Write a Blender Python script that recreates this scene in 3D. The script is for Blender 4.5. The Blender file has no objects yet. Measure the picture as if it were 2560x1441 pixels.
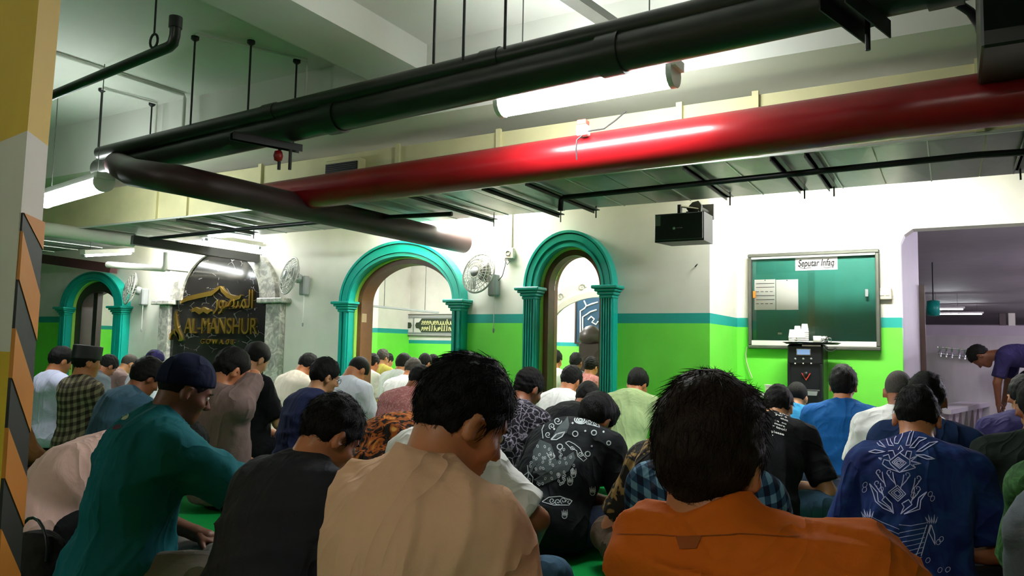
import bpy, bmesh, math, random, time
import numpy as np
from mathutils import Vector, Matrix, Euler
from mathutils.bvhtree import BVHTree

T0 = time.time()
SC = bpy.context.scene
COL = SC.collection
PI = math.pi
R = math.radians
random.seed(7)

# ------------------------------------------------------------------ camera
# world axes: X runs along the prayer hall's wall (to the right), Y goes into that wall, Z up
CAM_H, FPX = 0.95, 1900.0
cam_d = bpy.data.cameras.new('camera')
cam_d.sensor_width = 36.0
cam_d.lens = FPX / 2560 * 36.0
cam_d.clip_start = 0.02
cam = bpy.data.objects.new('camera', cam_d)
COL.objects.link(cam)
CM = Matrix.Rotation(R(30), 3, 'Z') @ Matrix.Rotation(R(90 + 4.5), 3, 'X') @ Matrix.Rotation(R(1.15), 3, 'Z')
cam.matrix_world = Matrix.Translation((0, 0, CAM_H)) @ CM.to_4x4()
SC.camera = cam

# ------------------------------------------------------------------ world, exposure
w = bpy.data.worlds.new('world')
SC.world = w
w.use_nodes = True
w.node_tree.nodes['Background'].inputs[0].default_value = (0.85, 0.95, 0.9, 1)
w.node_tree.nodes['Background'].inputs[1].default_value = 0.02
SC.view_settings.view_transform = 'Standard'
SC.view_settings.look = 'None'
SC.view_settings.gamma = 1.0
SC.view_settings.exposure = 0.8
SC.view_settings.use_curve_mapping = False
TUBE = 52.0          # strength of the fluorescent tubes

# ------------------------------------------------------------------ measuring helpers: a ray of the camera meets a plane of the room
ORG = Vector((0, 0, CAM_H))
def ray(px, py):
    return CM @ Vector(((px - 1280) / FPX, -(py - 720.5) / FPX, -1.0))
def at_y(px, py, Y):
    v = ray(px, py); return ORG + v * (Y / v.y)
def at_x(px, py, X):
    v = ray(px, py); return ORG + v * (X / v.x)
def at_z(px, py, z):
    v = ray(px, py); return ORG + v * ((z - CAM_H) / v.z)
def at_d(px, py, D):
    return ORG + ray(px, py) * D

# ------------------------------------------------------------------ materials
def lin(h):
    h = h.lstrip('#')
    c = [int(h[i:i + 2], 16) / 255 for i in (0, 2, 4)]
    return tuple(x / 12.92 if x <= 0.04045 else ((x + 0.055) / 1.055) ** 2.4 for x in c) + (1.0,)
class NT:
    """small wrapper round a material's node tree"""
    def __init__(s, name, rough=0.6, metal=0.0, spec=0.5):
        s.m = bpy.data.materials.new(name); s.m.use_nodes = True
        s.t = s.m.node_tree; s.b = s.t.nodes['Principled BSDF']
        s.b.inputs['Roughness'].default_value = rough
        s.b.inputs['Metallic'].default_value = metal
        s.b.inputs['Specular IOR Level'].default_value = spec
    def n(s, typ, **kw):
        nd = s.t.nodes.new(typ)
        for k, v in kw.items():
            if k.startswith('i_'):
                key = k[2:]
                key = int(key) if key.isdigit() else key.replace('_', ' ')
                nd.inputs[key].default_value = v
            else: setattr(nd, k, v)
        return nd
    def l(s, a, b): s.t.links.new(a, b)
    def coord(s, kind='Object', scale=None):
        tc = s.n('ShaderNodeTexCoord'); o = tc.outputs[kind]
        if scale:
            mp = s.n('ShaderNodeMapping'); mp.inputs['Scale'].default_value = scale
            s.l(o, mp.inputs[0]); o = mp.outputs[0]
        return o
    def math(s, op, a, b=None, clamp=False):
        nd = s.n('ShaderNodeMath', operation=op, use_clamp=clamp)
        for i, x in enumerate((a, b)):
            if x is None: continue
            if isinstance(x, (int, float)): nd.inputs[i].default_value = x
            else: s.l(x, nd.inputs[i])
        return nd.outputs[0]
    def mix(s, f, a, b):
        nd = s.n('ShaderNodeMix', data_type='RGBA')
        for i, x in ((0, f), (6, a), (7, b)):
            if isinstance(x, (int, float, tuple)): nd.inputs[i].default_value = x
            else: s.l(x, nd.inputs[i])
        return nd.outputs[2]
    def noise(s, scale, detail=3, co=None, rough=0.5, dist=0):
        nd = s.n('ShaderNodeTexNoise'); nd.inputs['Scale'].default_value = scale
        nd.inputs['Detail'].default_value = detail; nd.inputs['Roughness'].default_value = rough
        nd.inputs['Distortion'].default_value = dist
        s.l(co if co is not None else s.coord(), nd.inputs['Vector'])
        return nd.outputs['Fac']
    def ramp(s, f, *stops, interp='LINEAR'):
        nd = s.n('ShaderNodeValToRGB'); cr = nd.color_ramp; cr.interpolation = interp
        while len(cr.elements) < len(stops): cr.elements.new(0.5)
        for e, (p, c) in zip(cr.elements, stops): e.position = p; e.color = c
        s.l(f, nd.inputs[0]); return nd.outputs[0]
    def color(s, c):
        if isinstance(c, tuple): s.b.inputs['Base Color'].default_value = c
        else: s.l(c, s.b.inputs['Base Color'])
    def bump(s, h, strength=0.3, dist=0.01):
        nd = s.n('ShaderNodeBump'); nd.inputs['Strength'].default_value = strength
        nd.inputs['Distance'].default_value = dist
        s.l(h, nd.inputs['Height']); s.l(nd.outputs[0], s.b.inputs['Normal'])
def dk(c, k): return (c[0] * k, c[1] * k, c[2] * k, 1)
def basic(name, hexc, rough=0.6, metal=0.0, var=0.12, scale=8.0, bump=0.1, spec=0.5):
    s = NT(name, rough, metal, spec); c = lin(hexc)
    f = s.noise(scale, 4)
    s.color(s.mix(f, dk(c, 1 - var), dk(c, 1 + var)))
    if bump: s.bump(s.noise(scale * 6, 3), bump, 0.004)
    return s.m
def emit(name, col, strength):
    s = NT(name); s.color((0.8, 0.8, 0.8, 1))
    s.b.inputs['Emission Color'].default_value = col
    s.b.inputs['Emission Strength'].default_value = strength
    return s.m
def wall_paint(name, zb, zt, x_from=-99, x_to=99):
    """white wall, teal stripe, lime dado below it (dado only for x_from < X < x_to)"""
    s = NT(name, 0.55)
    g = s.n('ShaderNodeNewGeometry'); sp = s.n('ShaderNodeSeparateXYZ'); s.l(g.outputs['Position'], sp.inputs[0])
    z, x = sp.outputs['Z'], sp.outputs['X']
    nz = s.noise(5, 5, g.outputs['Position'])
    white = s.mix(nz, lin('#dcd8cf'), lin('#f0ece4'))
    lime = s.mix(nz, lin('#6cdc40'), lin('#7ae84e'))
    teal = s.mix(nz, lin('#0f8f88'), lin('#16a098'))
    below = s.math('LESS_THAN', z, zb); band = s.math('LESS_THAN', z, zt)
    inx = s.math('MULTIPLY', s.math('GREATER_THAN', x, x_from), s.math('LESS_THAN', x, x_to))
    c = s.mix(s.math('MULTIPLY', band, inx), white, teal)
    c = s.mix(s.math('MULTIPLY', below, inx), c, lime)
    s.color(c); s.bump(s.noise(60, 3, g.outputs['Position']), 0.12, 0.004)
    return s.m

M = {}
M['concrete'] = basic('ceiling_paint', '#cfd0c6', 0.75, var=0.1, scale=2.0, bump=0.25)
M['teal'] = basic('teal_gloss_paint', '#069a8d', 0.35, var=0.08, scale=5)
M['lime'] = basic('lime_paint', '#a8d860', 0.5)
M['wood'] = basic('brown_wood', '#6d4326', 0.4, var=0.3, scale=14)
M['dwood'] = basic('dark_wood', '#2b1d16', 0.4, var=0.25, scale=14)
M['black_pipe'] = basic('black_pipe_paint', '#23261f', 0.38, var=0.3, scale=6)
M['red_pipe'] = basic('red_pipe_paint', '#8c0f16', 0.3, var=0.18, scale=5)
M['maroon'] = basic('maroon_pipe_paint', '#3a2022', 0.45, var=0.25, scale=5)
M['cream'] = basic('cream_duct_paint', '#cbc496', 0.55, var=0.2, scale=4)
M['galv'] = basic('galvanised_sheet', '#8d9287', 0.38, 0.75, var=0.15, scale=9, bump=0.05)
M['seam'] = basic('bright_seam', '#d8dad2', 0.4, 0.4)
M['steel'] = basic('grey_steel', '#5a5c56', 0.45, 0.5, var=0.2)
M['black'] = basic('black_plastic', '#15161a', 0.35, var=0.2, scale=20)
M['blackm'] = basic('black_metal', '#101112', 0.5, var=0.2, scale=20)
M['grey'] = basic('grey_plastic', '#8f9394', 0.4)
M['white'] = basic('white_plastic', '#e6e4de', 0.4, var=0.05)
M['whitepipe'] = basic('white_pipe', '#d9d3c6', 0.45, var=0.08)
M['paper'] = basic('white_paper', '#f2f0ea', 0.8, var=0.03)
M['ink'] = basic('ink', '#1a1a1c', 0.7)
M['gold'] = basic('gold_metal', '#c8a24e', 0.22, 0.9, var=0.15, scale=30, bump=0.02)
M['chrome'] = basic('chrome', '#d0d2d6', 0.15, 1.0, var=0.05)
M['yellow'] = basic('yellow_pillar_paint', '#c9a018', 0.6, var=0.15, scale=4)
M['offwhite'] = basic('offwhite_pillar_paint', '#c9bfb0', 0.6, var=0.1, scale=4)
M['orange'] = basic('orange_stripe_paint', '#c2761c', 0.55, var=0.15, scale=8)
M['rubber'] = basic('black_stripe_paint', '#17130f', 0.6, var=0.2, scale=8)
M['mauve'] = basic('mauve_plaster', '#a89ca6', 0.7, var=0.12, scale=3)
M['lilac'] = basic('lilac_plaster', '#b9b2bd', 0.6, var=0.1, scale=4)
M['beige'] = basic('beige_stone', '#b39a78', 0.6, var=0.2, scale=10)
M['skinpink'] = basic('red_alarm_plastic', '#d8483c', 0.4)
M['tube'] = emit('fluorescent_tube', (0.93, 1.0, 1.0, 1), TUBE)
M['tube2'] = emit('room_tube', (1.0, 1.0, 0.98, 1), 190)
M['tube_wall'] = emit('wall_tube', (0.98, 1.0, 0.95, 1), 190)
M['tube_left'] = emit('left_tube', (0.93, 1.0, 1.0, 1), 30)
M['speaker_black'] = basic('speaker_black', '#2c2e33', .5, var=.15, scale=30)
M['fill_rear'] = emit('rear_fill', (1.0, 0.96, 0.88, 1), 90)
M['screen'] = emit('display', (0.35, 0.6, 1.0, 1), .35)
M['screen'].node_tree.nodes['Principled BSDF'].inputs['Base Color'].default_value = (0.02, 0.03, 0.05, 1)
def _marble():
    s = NT('grey_marble', 0.3); co = s.coord()
    n1 = s.noise(9, 6, co, 0.65, 1.2); n2 = s.noise(30, 4, co)
    c = s.ramp(n1, (0.3, lin('#6f6e6c')), (0.5, lin('#a9a6a0')), (0.58, lin('#dcd8d0')), (0.75, lin('#8b8883')))
    s.color(s.mix(s.math('MULTIPLY', n2, 0.5), c, lin('#9c9992'))); M['marble'] = s.m
    s = NT('black_marble', 0.12); co = s.coord('Object')
    wv = s.n('ShaderNodeTexVoronoi', feature='DISTANCE_TO_EDGE'); wv.inputs['Scale'].default_value = 4.6
    mp = s.n('ShaderNodeMapping'); mp.inputs['Rotation'].default_value = (0, R(35), 0); mp.inputs['Scale'].default_value = (1.0, 1, 1.7)
    nz = s.n('ShaderNodeTexNoise'); nz.inputs['Scale'].default_value = 4; s.l(co, nz.inputs['Vector'])
    ad = s.n('ShaderNodeVectorMath', operation='MULTIPLY_ADD'); ad.inputs[1].default_value = (0.12, 0.12, 0.12)
    s.l(nz.outputs['Color'], ad.inputs[0]); s.l(co, ad.inputs[2]); s.l(ad.outputs[0], mp.inputs[0]); s.l(mp.outputs[0], wv.inputs['Vector'])
    v = s.ramp(wv.outputs['Distance'], (0.0, (1, 1, 1, 1)), (0.018, (0, 0, 0, 1)))
    br = s.math('MULTIPLY', v, s.math('GREATER_THAN', s.noise(7, 2, co), 0.53))
    s.color(s.mix(br, s.mix(s.noise(3, 5, co), lin('#0e0e10'), lin('#2a2828')), lin('#7d7a7c'))); M['blackmarble'] = s.m
    s = NT('green_carpet', 0.95, spec=0.1); co = s.coord()
    c = s.mix(s.noise(1.6, 4, co), lin('#007a32'), lin('#0a9a44'))
    c = s.mix(s.math('MULTIPLY', s.noise(160, 2, co), 0.5), c, lin('#045a26')); s.color(c)
    s.bump(s.noise(220, 2, co), 0.5, 0.006); M['carpet'] = s.m
    s = NT('chalkboard_felt', 0.55); co = s.coord()
    s.color(s.mix(s.noise(4, 5, co), lin('#0c6a58'), lin('#148272'))); M['felt'] = s.m
    s = NT('fan_grille', 0.4); s.color(lin('#a7a79f')); M['fan'] = s.m
    g = bpy.data.materials.new('clear_glass'); g.use_nodes = True; t = g.node_tree; t.nodes.clear()
    o = t.nodes.new('ShaderNodeOutputMaterial'); mx = t.nodes.new('ShaderNodeMixShader')
    tr = t.nodes.new('ShaderNodeBsdfTransparent'); gl = t.nodes.new('ShaderNodeBsdfGlossy'); fr = t.nodes.new('ShaderNodeFresnel')
    fr.inputs[0].default_value = 1.45; gl.inputs['Roughness'].default_value = 0.02
    t.links.new(fr.outputs[0], mx.inputs[0]); t.links.new(tr.outputs[0], mx.inputs[1]); t.links.new(gl.outputs[0], mx.inputs[2]); t.links.new(mx.outputs[0], o.inputs[0])
    M['glass'] = g
_marble()

# ------------------------------------------------------------------ mesh helpers
class MB:
    def __init__(s): s.v = []; s.f = []; s.sm = []
    def add(s, vs, fs, smooth=False):
        o = len(s.v); s.v += [tuple(v) for v in vs]
        s.f += [tuple(o + i for i in f) for f in fs]; s.sm += [smooth] * len(fs); return s
    def box(s, lo, hi):
        (a, b, c), (d, e, f) = lo, hi
        a, d = min(a, d), max(a, d); b, e = min(b, e), max(b, e); c, f = min(c, f), max(c, f)
        return s.add([(a, b, c), (d, b, c), (d, e, c), (a, e, c), (a, b, f), (d, b, f), (d, e, f), (a, e, f)],
                     [(3, 2, 1, 0), (4, 5, 6, 7), (0, 1, 5, 4), (1, 2, 6, 5), (2, 3, 7, 6), (3, 0, 4, 7)])
    def bbox(s, lo, hi, bev=0.004):
        """box with chamfered edges"""
        lo, hi = [min(a, b) for a, b in zip(lo, hi)], [max(a, b) for a, b in zip(lo, hi)]
        bm = bmesh.new(); bmesh.ops.create_cube(bm, size=1)
        for v in bm.verts: v.co = Vector([(lo[i] + hi[i]) / 2 + v.co[i] * (hi[i] - lo[i]) for i in range(3)])
        bmesh.ops.bevel(bm, geom=bm.edges[:], offset=bev, segments=1, affect='EDGES')
        bm.verts.index_update(); s.add([v.co for v in bm.verts], [[v.index for v in f.verts] for f in bm.faces]); bm.free(); return s
    def beam(s, p0, p1, wid, hei):
        """box section along p0-p1 (wid sideways, hei vertical)"""
        p0, p1 = Vector(p0), Vector(p1); d = (p1 - p0).normalized()
        up = Vector((0, 0, 1)) if abs(d.z) < 0.95 else Vector((0, 1, 0))
        sx = d.cross(up).normalized() * wid / 2; sz = sx.cross(d).normalized() * hei / 2
        vs = [p + a * sx + b * sz for p in (p0, p1) for a, b in ((-1, -1), (1, -1), (1, 1), (-1, 1))]
        return s.add(vs, [(3, 2, 1, 0), (4, 5, 6, 7), (0, 1, 5, 4), (1, 2, 6, 5), (2, 3, 7, 6), (3, 0, 4, 7)])
    def tube(s, pts, r, seg=12, caps=True):
        pts = [Vector(p) for p in pts]; n = len(pts); rs = r if isinstance(r, (list, tuple)) else [r] * n
        vs, fs = [], []; prev = None
        for i, p in enumerate(pts):
            d = (pts[min(i + 1, n - 1)] - pts[max(i - 1, 0)]).normalized()
            if prev is None:
                a = d.cross(Vector((0, 0, 1)) if abs(d.z) < 0.9 else Vector((1, 0, 0))).normalized()
            else: a = (prev - d * prev.dot(d)).normalized()
            prev = a; b = d.cross(a)
            vs += [p + (a * math.cos(t) + b * math.sin(t)) * rs[i] for t in [2 * PI * k / seg for k in range(seg)]]
        for i in range(n - 1):
            for k in range(seg):
                k2 = (k + 1) % seg
                fs.append((i * seg + k, i * seg + k2, (i + 1) * seg + k2, (i + 1) * seg + k))
        s.add(vs, fs, True)
        if caps:
            s.add(vs[:seg], [tuple(range(seg))[::-1]]); s.add(vs[-seg:], [tuple(range(seg))])
        return s
    def lathe(s, prof, c, axis=(0, 0, 1), seg=20):
        """prof: (radius, height) pairs along axis from c"""
        ax = Vector(axis).normalized(); a = ax.cross(Vector((0, 1, 0)) if abs(ax.y) < 0.9 else Vector((1, 0, 0))).normalized(); b = ax.cross(a); c = Vector(c)
        vs = [c + ax * h + (a * math.cos(2 * PI * k / seg) + b * math.sin(2 * PI * k / seg)) * r for r, h in prof for k in range(seg)]
        fs = [(i * seg + k, i * seg + (k + 1) % seg, (i + 1) * seg + (k + 1) % seg, (i + 1) * seg + k) for i in range(len(prof) - 1) for k in range(seg)]
        return s.add(vs, fs, True)
    def prism(s, poly, y0, y1):
        """poly in (x,z), extruded from y0 to y1"""
        n = len(poly); vs = [(x, y0, z) for x, z in poly] + [(x, y1, z) for x, z in poly]
        fs = [tuple(range(n)), tuple(range(2 * n - 1, n - 1, -1))] + [(i + n, (i + 1) % n + n, (i + 1) % n, i) for i in range(n)]
        return s.add(vs, fs)
    def ring(s, outer, inner, y0, y1):
        """two open polylines of equal length in (x,z), filled between and extruded"""
        for i in range(len(outer) - 1):
            s.prism([outer[i], outer[i + 1], inner[i + 1], inner[i]], y0, y1)
        return s
    def build(s, name, mat, parent=None, origin=None):
        me = bpy.data.meshes.new(name)
        og = Vector(origin) if origin is not None else None
        vs = s.v if og is None else [tuple(Vector(v) - og) for v in s.v]
        me.from_pydata(vs, [], s.f); me.polygons.foreach_set('use_smooth', s.sm)
        bm = bmesh.new(); bm.from_mesh(me); bmesh.ops.recalc_face_normals(bm, faces=bm.faces[:]); bm.to_mesh(me); bm.free()
        me.materials.append(M[mat] if isinstance(mat, str) else mat)
        o = bpy.data.objects.new(name, me); COL.objects.link(o)
        if og is not None: o.location = og
        if parent is not None:
            o.parent = parent
            if og is None and parent.type == 'EMPTY': o.location = -parent.location
            elif og is not None: o.location = og - parent.location
        return o
def tag(o, label, cat, group=None, kind=None):
    if label: o['label'] = label
    if cat: o['category'] = cat
    if group: o['group'] = group
    if kind: o['kind'] = kind
    return o
def thing(name, label, cat, loc=(0, 0, 0), group=None):
    o = bpy.data.objects.new(name, None); o.empty_display_size = 0.1; COL.objects.link(o); o.location = loc
    return tag(o, label, cat, group)
def struct(o): o['kind'] = 'structure'; return o
def arc(cx, zs, a, b, n=28, t0=0.0, t1=PI):
    return [(cx - a * math.cos(t0 + (t1 - t0) * i / n), zs + b * math.sin(t0 + (t1 - t0) * i / n)) for i in range(n + 1)]
# ================================================================== the setting
YW, YB, XS = 6.55, 7.52, -1.8          # hall wall, notice board wall, the step between them
ZC, ZB = 3.2, 2.66                     # slab, underside of the deep beam
BAND0, BAND1 = 1.195, 1.285
M['paint_hall'] = wall_paint('hall_wall_paint', BAND0, BAND1)
M['paint_inner'] = wall_paint('inner_wall_paint', BAND0, BAND1)
M['paint_far'] = wall_paint('far_wall_paint', 1.0, 1.07)
def _floor():
    s = NT('grey_floor_tile', 0.35); co = s.n('ShaderNodeNewGeometry').outputs['Position']
    s.color(s.mix(s.noise(3, 5, co), lin('#6f7268'), lin('#8d8f84'))); M['tile'] = s.m
_floor()
struct(MB().box((-18, -7, -0.2), (4, 46, -0.02)).build('floor', 'tile'))
# two overlapping rolls of green carpet
c1 = MB(); nx = 60
pts = [(-17.5 + 20.5 * i / nx) for i in range(nx + 1)]
def carpet_roll(name, x0, x1, y0, y1, z, label, seed):
    rnd = random.Random(seed); mb = MB(); n = 70
    edge = []
    for i in range(n + 1):
        t = i / n; edge.append((x0 + (x1 - x0) * t, y1 + 0.035 * math.sin(t * 23 + seed) + rnd.uniform(-.012, .012), 0.012 * max(0, math.sin(t * 31 + seed * 2))))
    for i in range(n):
        (xa, ya, za), (xb, yb, zb) = edge[i], edge[i + 1]
        for (u0, u1, k0, k1) in ((y0, None, 0, 0),):
            mb.add([(xa, y0, z), (xb, y0, z), (xb, yb - .18, z), (xa, ya - .18, z)], [(0, 1, 2, 3)], True)
            mb.add([(xa, ya - .18, z), (xb, yb - .18, z), (xb, yb, z + zb), (xa, ya, z + za)], [(0, 1, 2, 3)], True)
            mb.add([(xa, ya, z + za), (xb, yb, z + zb), (xb, yb, z - .02), (xa, ya, z - .02)], [(0, 1, 2, 3)])
    return tag(mb.build(name, 'carpet'), label, 'carpet')
carpet_roll('carpet', -17.5, 3.2, -6.5, 5.35, 0.0, 'wide green carpet covering the floor under the front and middle rows', 1)
carpet_roll('carpet', -17.5, -1.25, 5.2, 6.5, 0.004, 'green carpet strip along the foot of the arched wall', 4)

def arch_opening_wall(mb, x0, x1, zs, rise, ztop, ya, yb, n=24):
    """the wall above an arched opening"""
    top = arc((x0 + x1) / 2, zs, (x1 - x0) / 2, rise, n)
    for (xa, za), (xb, zb) in zip(top, top[1:]):
        mb.prism([(xa, za), (xb, zb), (xb, ztop), (xa, ztop)], ya, yb)
# ---- arched openings measured on the wall
def X(px, Y=YW, py=850): return at_y(px, py, Y).x
def Z(px, py, Y=YW): return at_y(px, py, Y).z
PF = 0.13                               # projection of the arch surrounds
yf = YW - PF
ARCH = {
 'w1': dict(xo=(X(843, yf), X(1150, yf)), xi=(X(866, yf), X(1125, yf)), zs=Z(843, 757, yf), zo=Z(985, 603, yf), zi=Z(1000, 640, yf)),
 'w2': dict(xo=(X(1305, yf), X(1530, yf)), xi=(X(1335, yf), X(1499, yf)), zs=Z(1306, 722, yf), zo=Z(1425, 575, yf), zi=Z(1428, 615, yf)),
 'w0': dict(xo=(X(143, yf), X(300, yf)), xi=(X(158, yf), X(277, yf)), zs=Z(150, 770, yf), zo=Z(215, 680, yf), zi=Z(218, 700, yf)),
}
for k in ARCH:
    a = ARCH[k]; print(k, {q: (tuple(round(e, 2) for e in v) if isinstance(v, tuple) else round(v, 2)) for q, v in a.items()})
wall = MB(); xs = -17.6
for k in ('w0', 'w1', 'w2'):
    a = ARCH[k]; x0, x1 = a['xi']
    wall.box((xs, YW, 0), (x0, YW + .2, ZC)); arch_opening_wall(wall, x0, x1, a['zs'], a['zi'] - a['zs'], ZC, YW, YW + .2); xs = x1
wall.box((xs, YW, 0), (XS, YW + .2, ZC))
def dado_ranges():
    s = M['paint_hall']
# the dado is painted left of the marble sign's wall bay and right of the first wide arch only
def hall_paint():
    s = NT('hall_wall_paint_bays', 0.55); g = s.n('ShaderNodeNewGeometry'); sp = s.n('ShaderNodeSeparateXYZ'); s.l(g.outputs['Position'], sp.inputs[0])
    z, x = sp.outputs['Z'], sp.outputs['X']; nz = s.noise(5, 5, g.outputs['Position'])
    white = s.mix(nz, lin('#d8d4cb'), lin('#ece8e0'))
    lime = s.mix(nz, lin('#6cdc40'), lin('#7ae84e')); teal = s.mix(nz, lin('#0f8f88'), lin('#16a098'))
    inx = s.math('MAXIMUM', s.math('LESS_THAN', x, ARCH['w0']['xo'][1]), s.math('GREATER_THAN', x, ARCH['w1']['xo'][0]))
    c = s.mix(s.math('MULTIPLY', s.math('LESS_THAN', z, BAND1), inx), white, teal)
    s.color(s.mix(s.math('MULTIPLY', s.math('LESS_THAN', z, BAND0), inx), c, lime))
    s.bump(s.noise(60, 3, g.outputs['Position']), 0.12, 0.004); return s.m
M['paint_bays'] = hall_paint()
struct(wall.build('wall_front', 'paint_bays'))
sw = MB(); sw.box((XS - .2, YW + .2, 0), (XS, YB + .2, ZC)); struct(sw.build('wall_step', 'paint_hall'))
# ---- notice board wall with the washroom opening
DX0, DX1, DZ = X(2256, YB), 1.9, 2.07
bw = MB(); bw.box((XS, YB, 0), (DX0, YB + .2, ZC)); bw.box((DX1, YB, 0), (4, YB + .2, ZC)); bw.box((DX0, YB, DZ), (DX1, YB + .2, ZC))
bw.prism([(DX0, DZ), (DX0, DZ - .12), (DX0 + .03, DZ - .05), (DX0 + .1, DZ)], YB, YB + .2)
struct(bw.build('wall_back', 'paint_hall'))
struct(MB().box((4, -7, 0), (4.2, YB + .2, ZC)).build('wall_right', 'concrete'))
struct(MB().box((-17.8, -7, 0), (-17.6, 14, ZC)).build('wall_left', 'paint_inner'))
struct(MB().box((-17.8, -7.2, 0), (4.2, -7, ZC)).build('wall_behind', 'concrete'))
struct(MB().box((-17.8, -7.2, ZC), (4.2, 14, ZC + .2)).build('ceiling', 'concrete'))
# deep beam along the wall and the cross beam
bm_ = MB(); bm_.box((-17.6, 4.45, ZB), (4, YW, ZC)); bm_.box((XS, YW, ZB), (4, YB, ZC)); struct(bm_.build('trim_1', 'concrete'))['label'] = 'deep white beam along the wall'
xa, xb = at_z(810, 140, 3.0).x, at_z(900, 86, 3.0).x
bm_ = MB(); bm_.box((xa, -7, 2.98), (xb, 4.45, ZC)); struct(bm_.build('trim_2', 'concrete'))['label'] = 'cross beam under the slab'
bm_ = MB(); bm_.box((-10.6, -7, 2.98), (-10.1, 4.45, ZC)); struct(bm_.build('trim_3', 'concrete'))

# ---- teal arch surrounds
def surround(key, label, flute=0, frame='wood', fw=0.07):
    a = ARCH[key]; (xo0, xo1), (xi0, xi1) = a['xo'], a['xi']; zs = a['zs']; cx, cxi = (xo0 + xo1) / 2, (xi0 + xi1) / 2
    t = thing('arch_surround', label, 'archway', (cx, YW, 0))
    ro, ri = (xo1 - xo0) / 2, (xi1 - xi0) / 2; ho, hi = a['zo'] - zs, a['zi'] - zs
    mb = MB(); n = 36
    # stepped archivolt: a flat band with a raised outer roll and grooves
    steps = [(0.0, 0.16, PF), (0.16, 0.24, PF - .03), (0.24, 0.62 if flute else 0.75, PF - .008), (0.62 if flute else .75, 0.8, PF - .03), (0.8, 1.0, PF - .015)]
    for (f0, f1, p) in steps:
        A = lambda f: arc(cx + (cxi - cx) * f, zs, ro + (ri - ro) * f, ho + (hi - ho) * f, n)
        mb.ring(A(f0), A(f1), YW - p, YW)
    mb.build('archivolt', 'teal', t)
    for (x0, x1) in ((xo0, xi0), (xi1, xo1)):
        p = MB(); p.box((x0, YW - PF + .02, 0), (x1, YW, zs - .1)); w_ = x1 - x0
        for q in range(flute or 2):
            m = (flute or 2); g = 0.012 if flute else 0.03
            p.box((x0 + w_ * q / m + g / 2, YW - PF, 0), (x0 + w_ * (q + 1) / m - g / 2, YW - PF + .02, zs - .1))
        p.build('pilaster', 'teal', t)
        c = MB(); ex = .055
        for (e, z0, z1) in ((ex + .012, zs - .02, zs + .012), (ex - .01, zs - .045, zs - .02), (ex - .03, zs - .075, zs - .045), (ex - .045, zs - .105, zs - .075)):
            c.bbox((x0 - e, YW - PF - e, z0), (x1 + e, YW - .001, z1), .008)
        c.build('capital', 'teal', t)
    l = MB(); e = .016
    l.ring(arc(cxi, zs, ri, hi, n), arc(cxi, zs, ri - e, hi - e, n), YW - .02, YW + .02)
    for s_, x in ((1, xi0), (-1, xi1)): l.box((x, YW - .02, 0), (x + s_ * e, YW + .02, zs))
    l.build('inner_bead', 'lime', t)
    f = MB()
    f.ring(arc(cxi, zs, ri - e, hi - e, n), arc(cxi, zs, ri - fw, hi - fw, n), YW + .02, YW + .22)
    for s_, x in ((1, xi0), (-1, xi1)): f.box((x + s_ * e, YW + .02, 0), (x + s_ * fw, YW + .22, zs))
    f.build('door_frame', frame, t)
    return t
s1 = surround('w1', 'wide teal arch with a brown wooden frame in the middle of the wall', 0)
for z_ in (Z(905, 795),):
    MB().bbox((ARCH['w1']['xi'][0] + .068, YW + .03, z_ - .05), (ARCH['w1']['xi'][0] + .075, YW + .11, z_ + .05), .002).build('brass_latch', 'beige', s1)['label'] = 'tan tape patch on frame'
s2 = surround('w2', 'narrow tall teal arch with fluted pilasters beside the speaker', 5)
s0 = surround('w0', 'far left teal arch with a dark mullioned door', 0, 'dwood', 0.16)
a = ARCH['w0']; xm = X(236, YW + .1)
mb = MB(); mb.box((xm - .05, YW + .08, 0), (xm + .05, YW + .16, a['zi'] - .12)); mb.build('mullion', 'dwood', s0)
# glazed door leaf in the narrow arch
a = ARCH['w2']; x0, x1 = a['xi'][0] + .07, a['xi'][1] - .07; cx = (x0 + x1) / 2; rr = (x1 - x0) / 2; hh = a['zi'] - a['zs'] - .07
dl = thing('glazed_door', 'clear glass door leaf inside the narrow fluted arch', 'door', (cx, YW + .15, 0))
mb = MB(); mb.box((x0, YW + .15, .05), (x1, YW + .156, a['zs']))
mb.prism(arc(cx, a['zs'], rr, hh, 20), YW + .15, YW + .156); mb.build('glass_pane', 'glass', dl)
mb = MB(); mb.box((x1 - .035, YW + .14, 0.05), (x1, YW + .17, a['zs'])); mb.box((x0, YW + .14, .05), (x1, YW + .17, .12)); mb.build('door_stile', 'dwood', dl)
MB().tube([(x1 - .03, YW + .11, .95), (x1 - .03, YW + .11, 1.25)], .012).build('door_handle', 'chrome', dl)

# ---- the inner prayer room beyond the arches
YI = 11.6
xe = at_y(944, 830, YI).x
mb = MB(); mb.box((-17.6, YI, 0), (xe - .2, YI + .2, ZC)); mb.box((xe - .2, YI, 0), (xe, 12.6, ZC)); struct(mb.build('wall_inner', 'paint_inner'))
struct(MB().box((xe, 12.6, 0), (XS, 12.8, ZC)).build('wall_far', 'paint_far'))
struct(MB().box((XS - .2, YB + .2, 0), (XS, 12.8, ZC)).build('wall_inner_side', 'paint_inner'))
struct(MB().box((-17.6, YW + .2, 2.95), (XS - .2, 12.8, 3.0)).build('ceiling_inner', 'white'))

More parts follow.
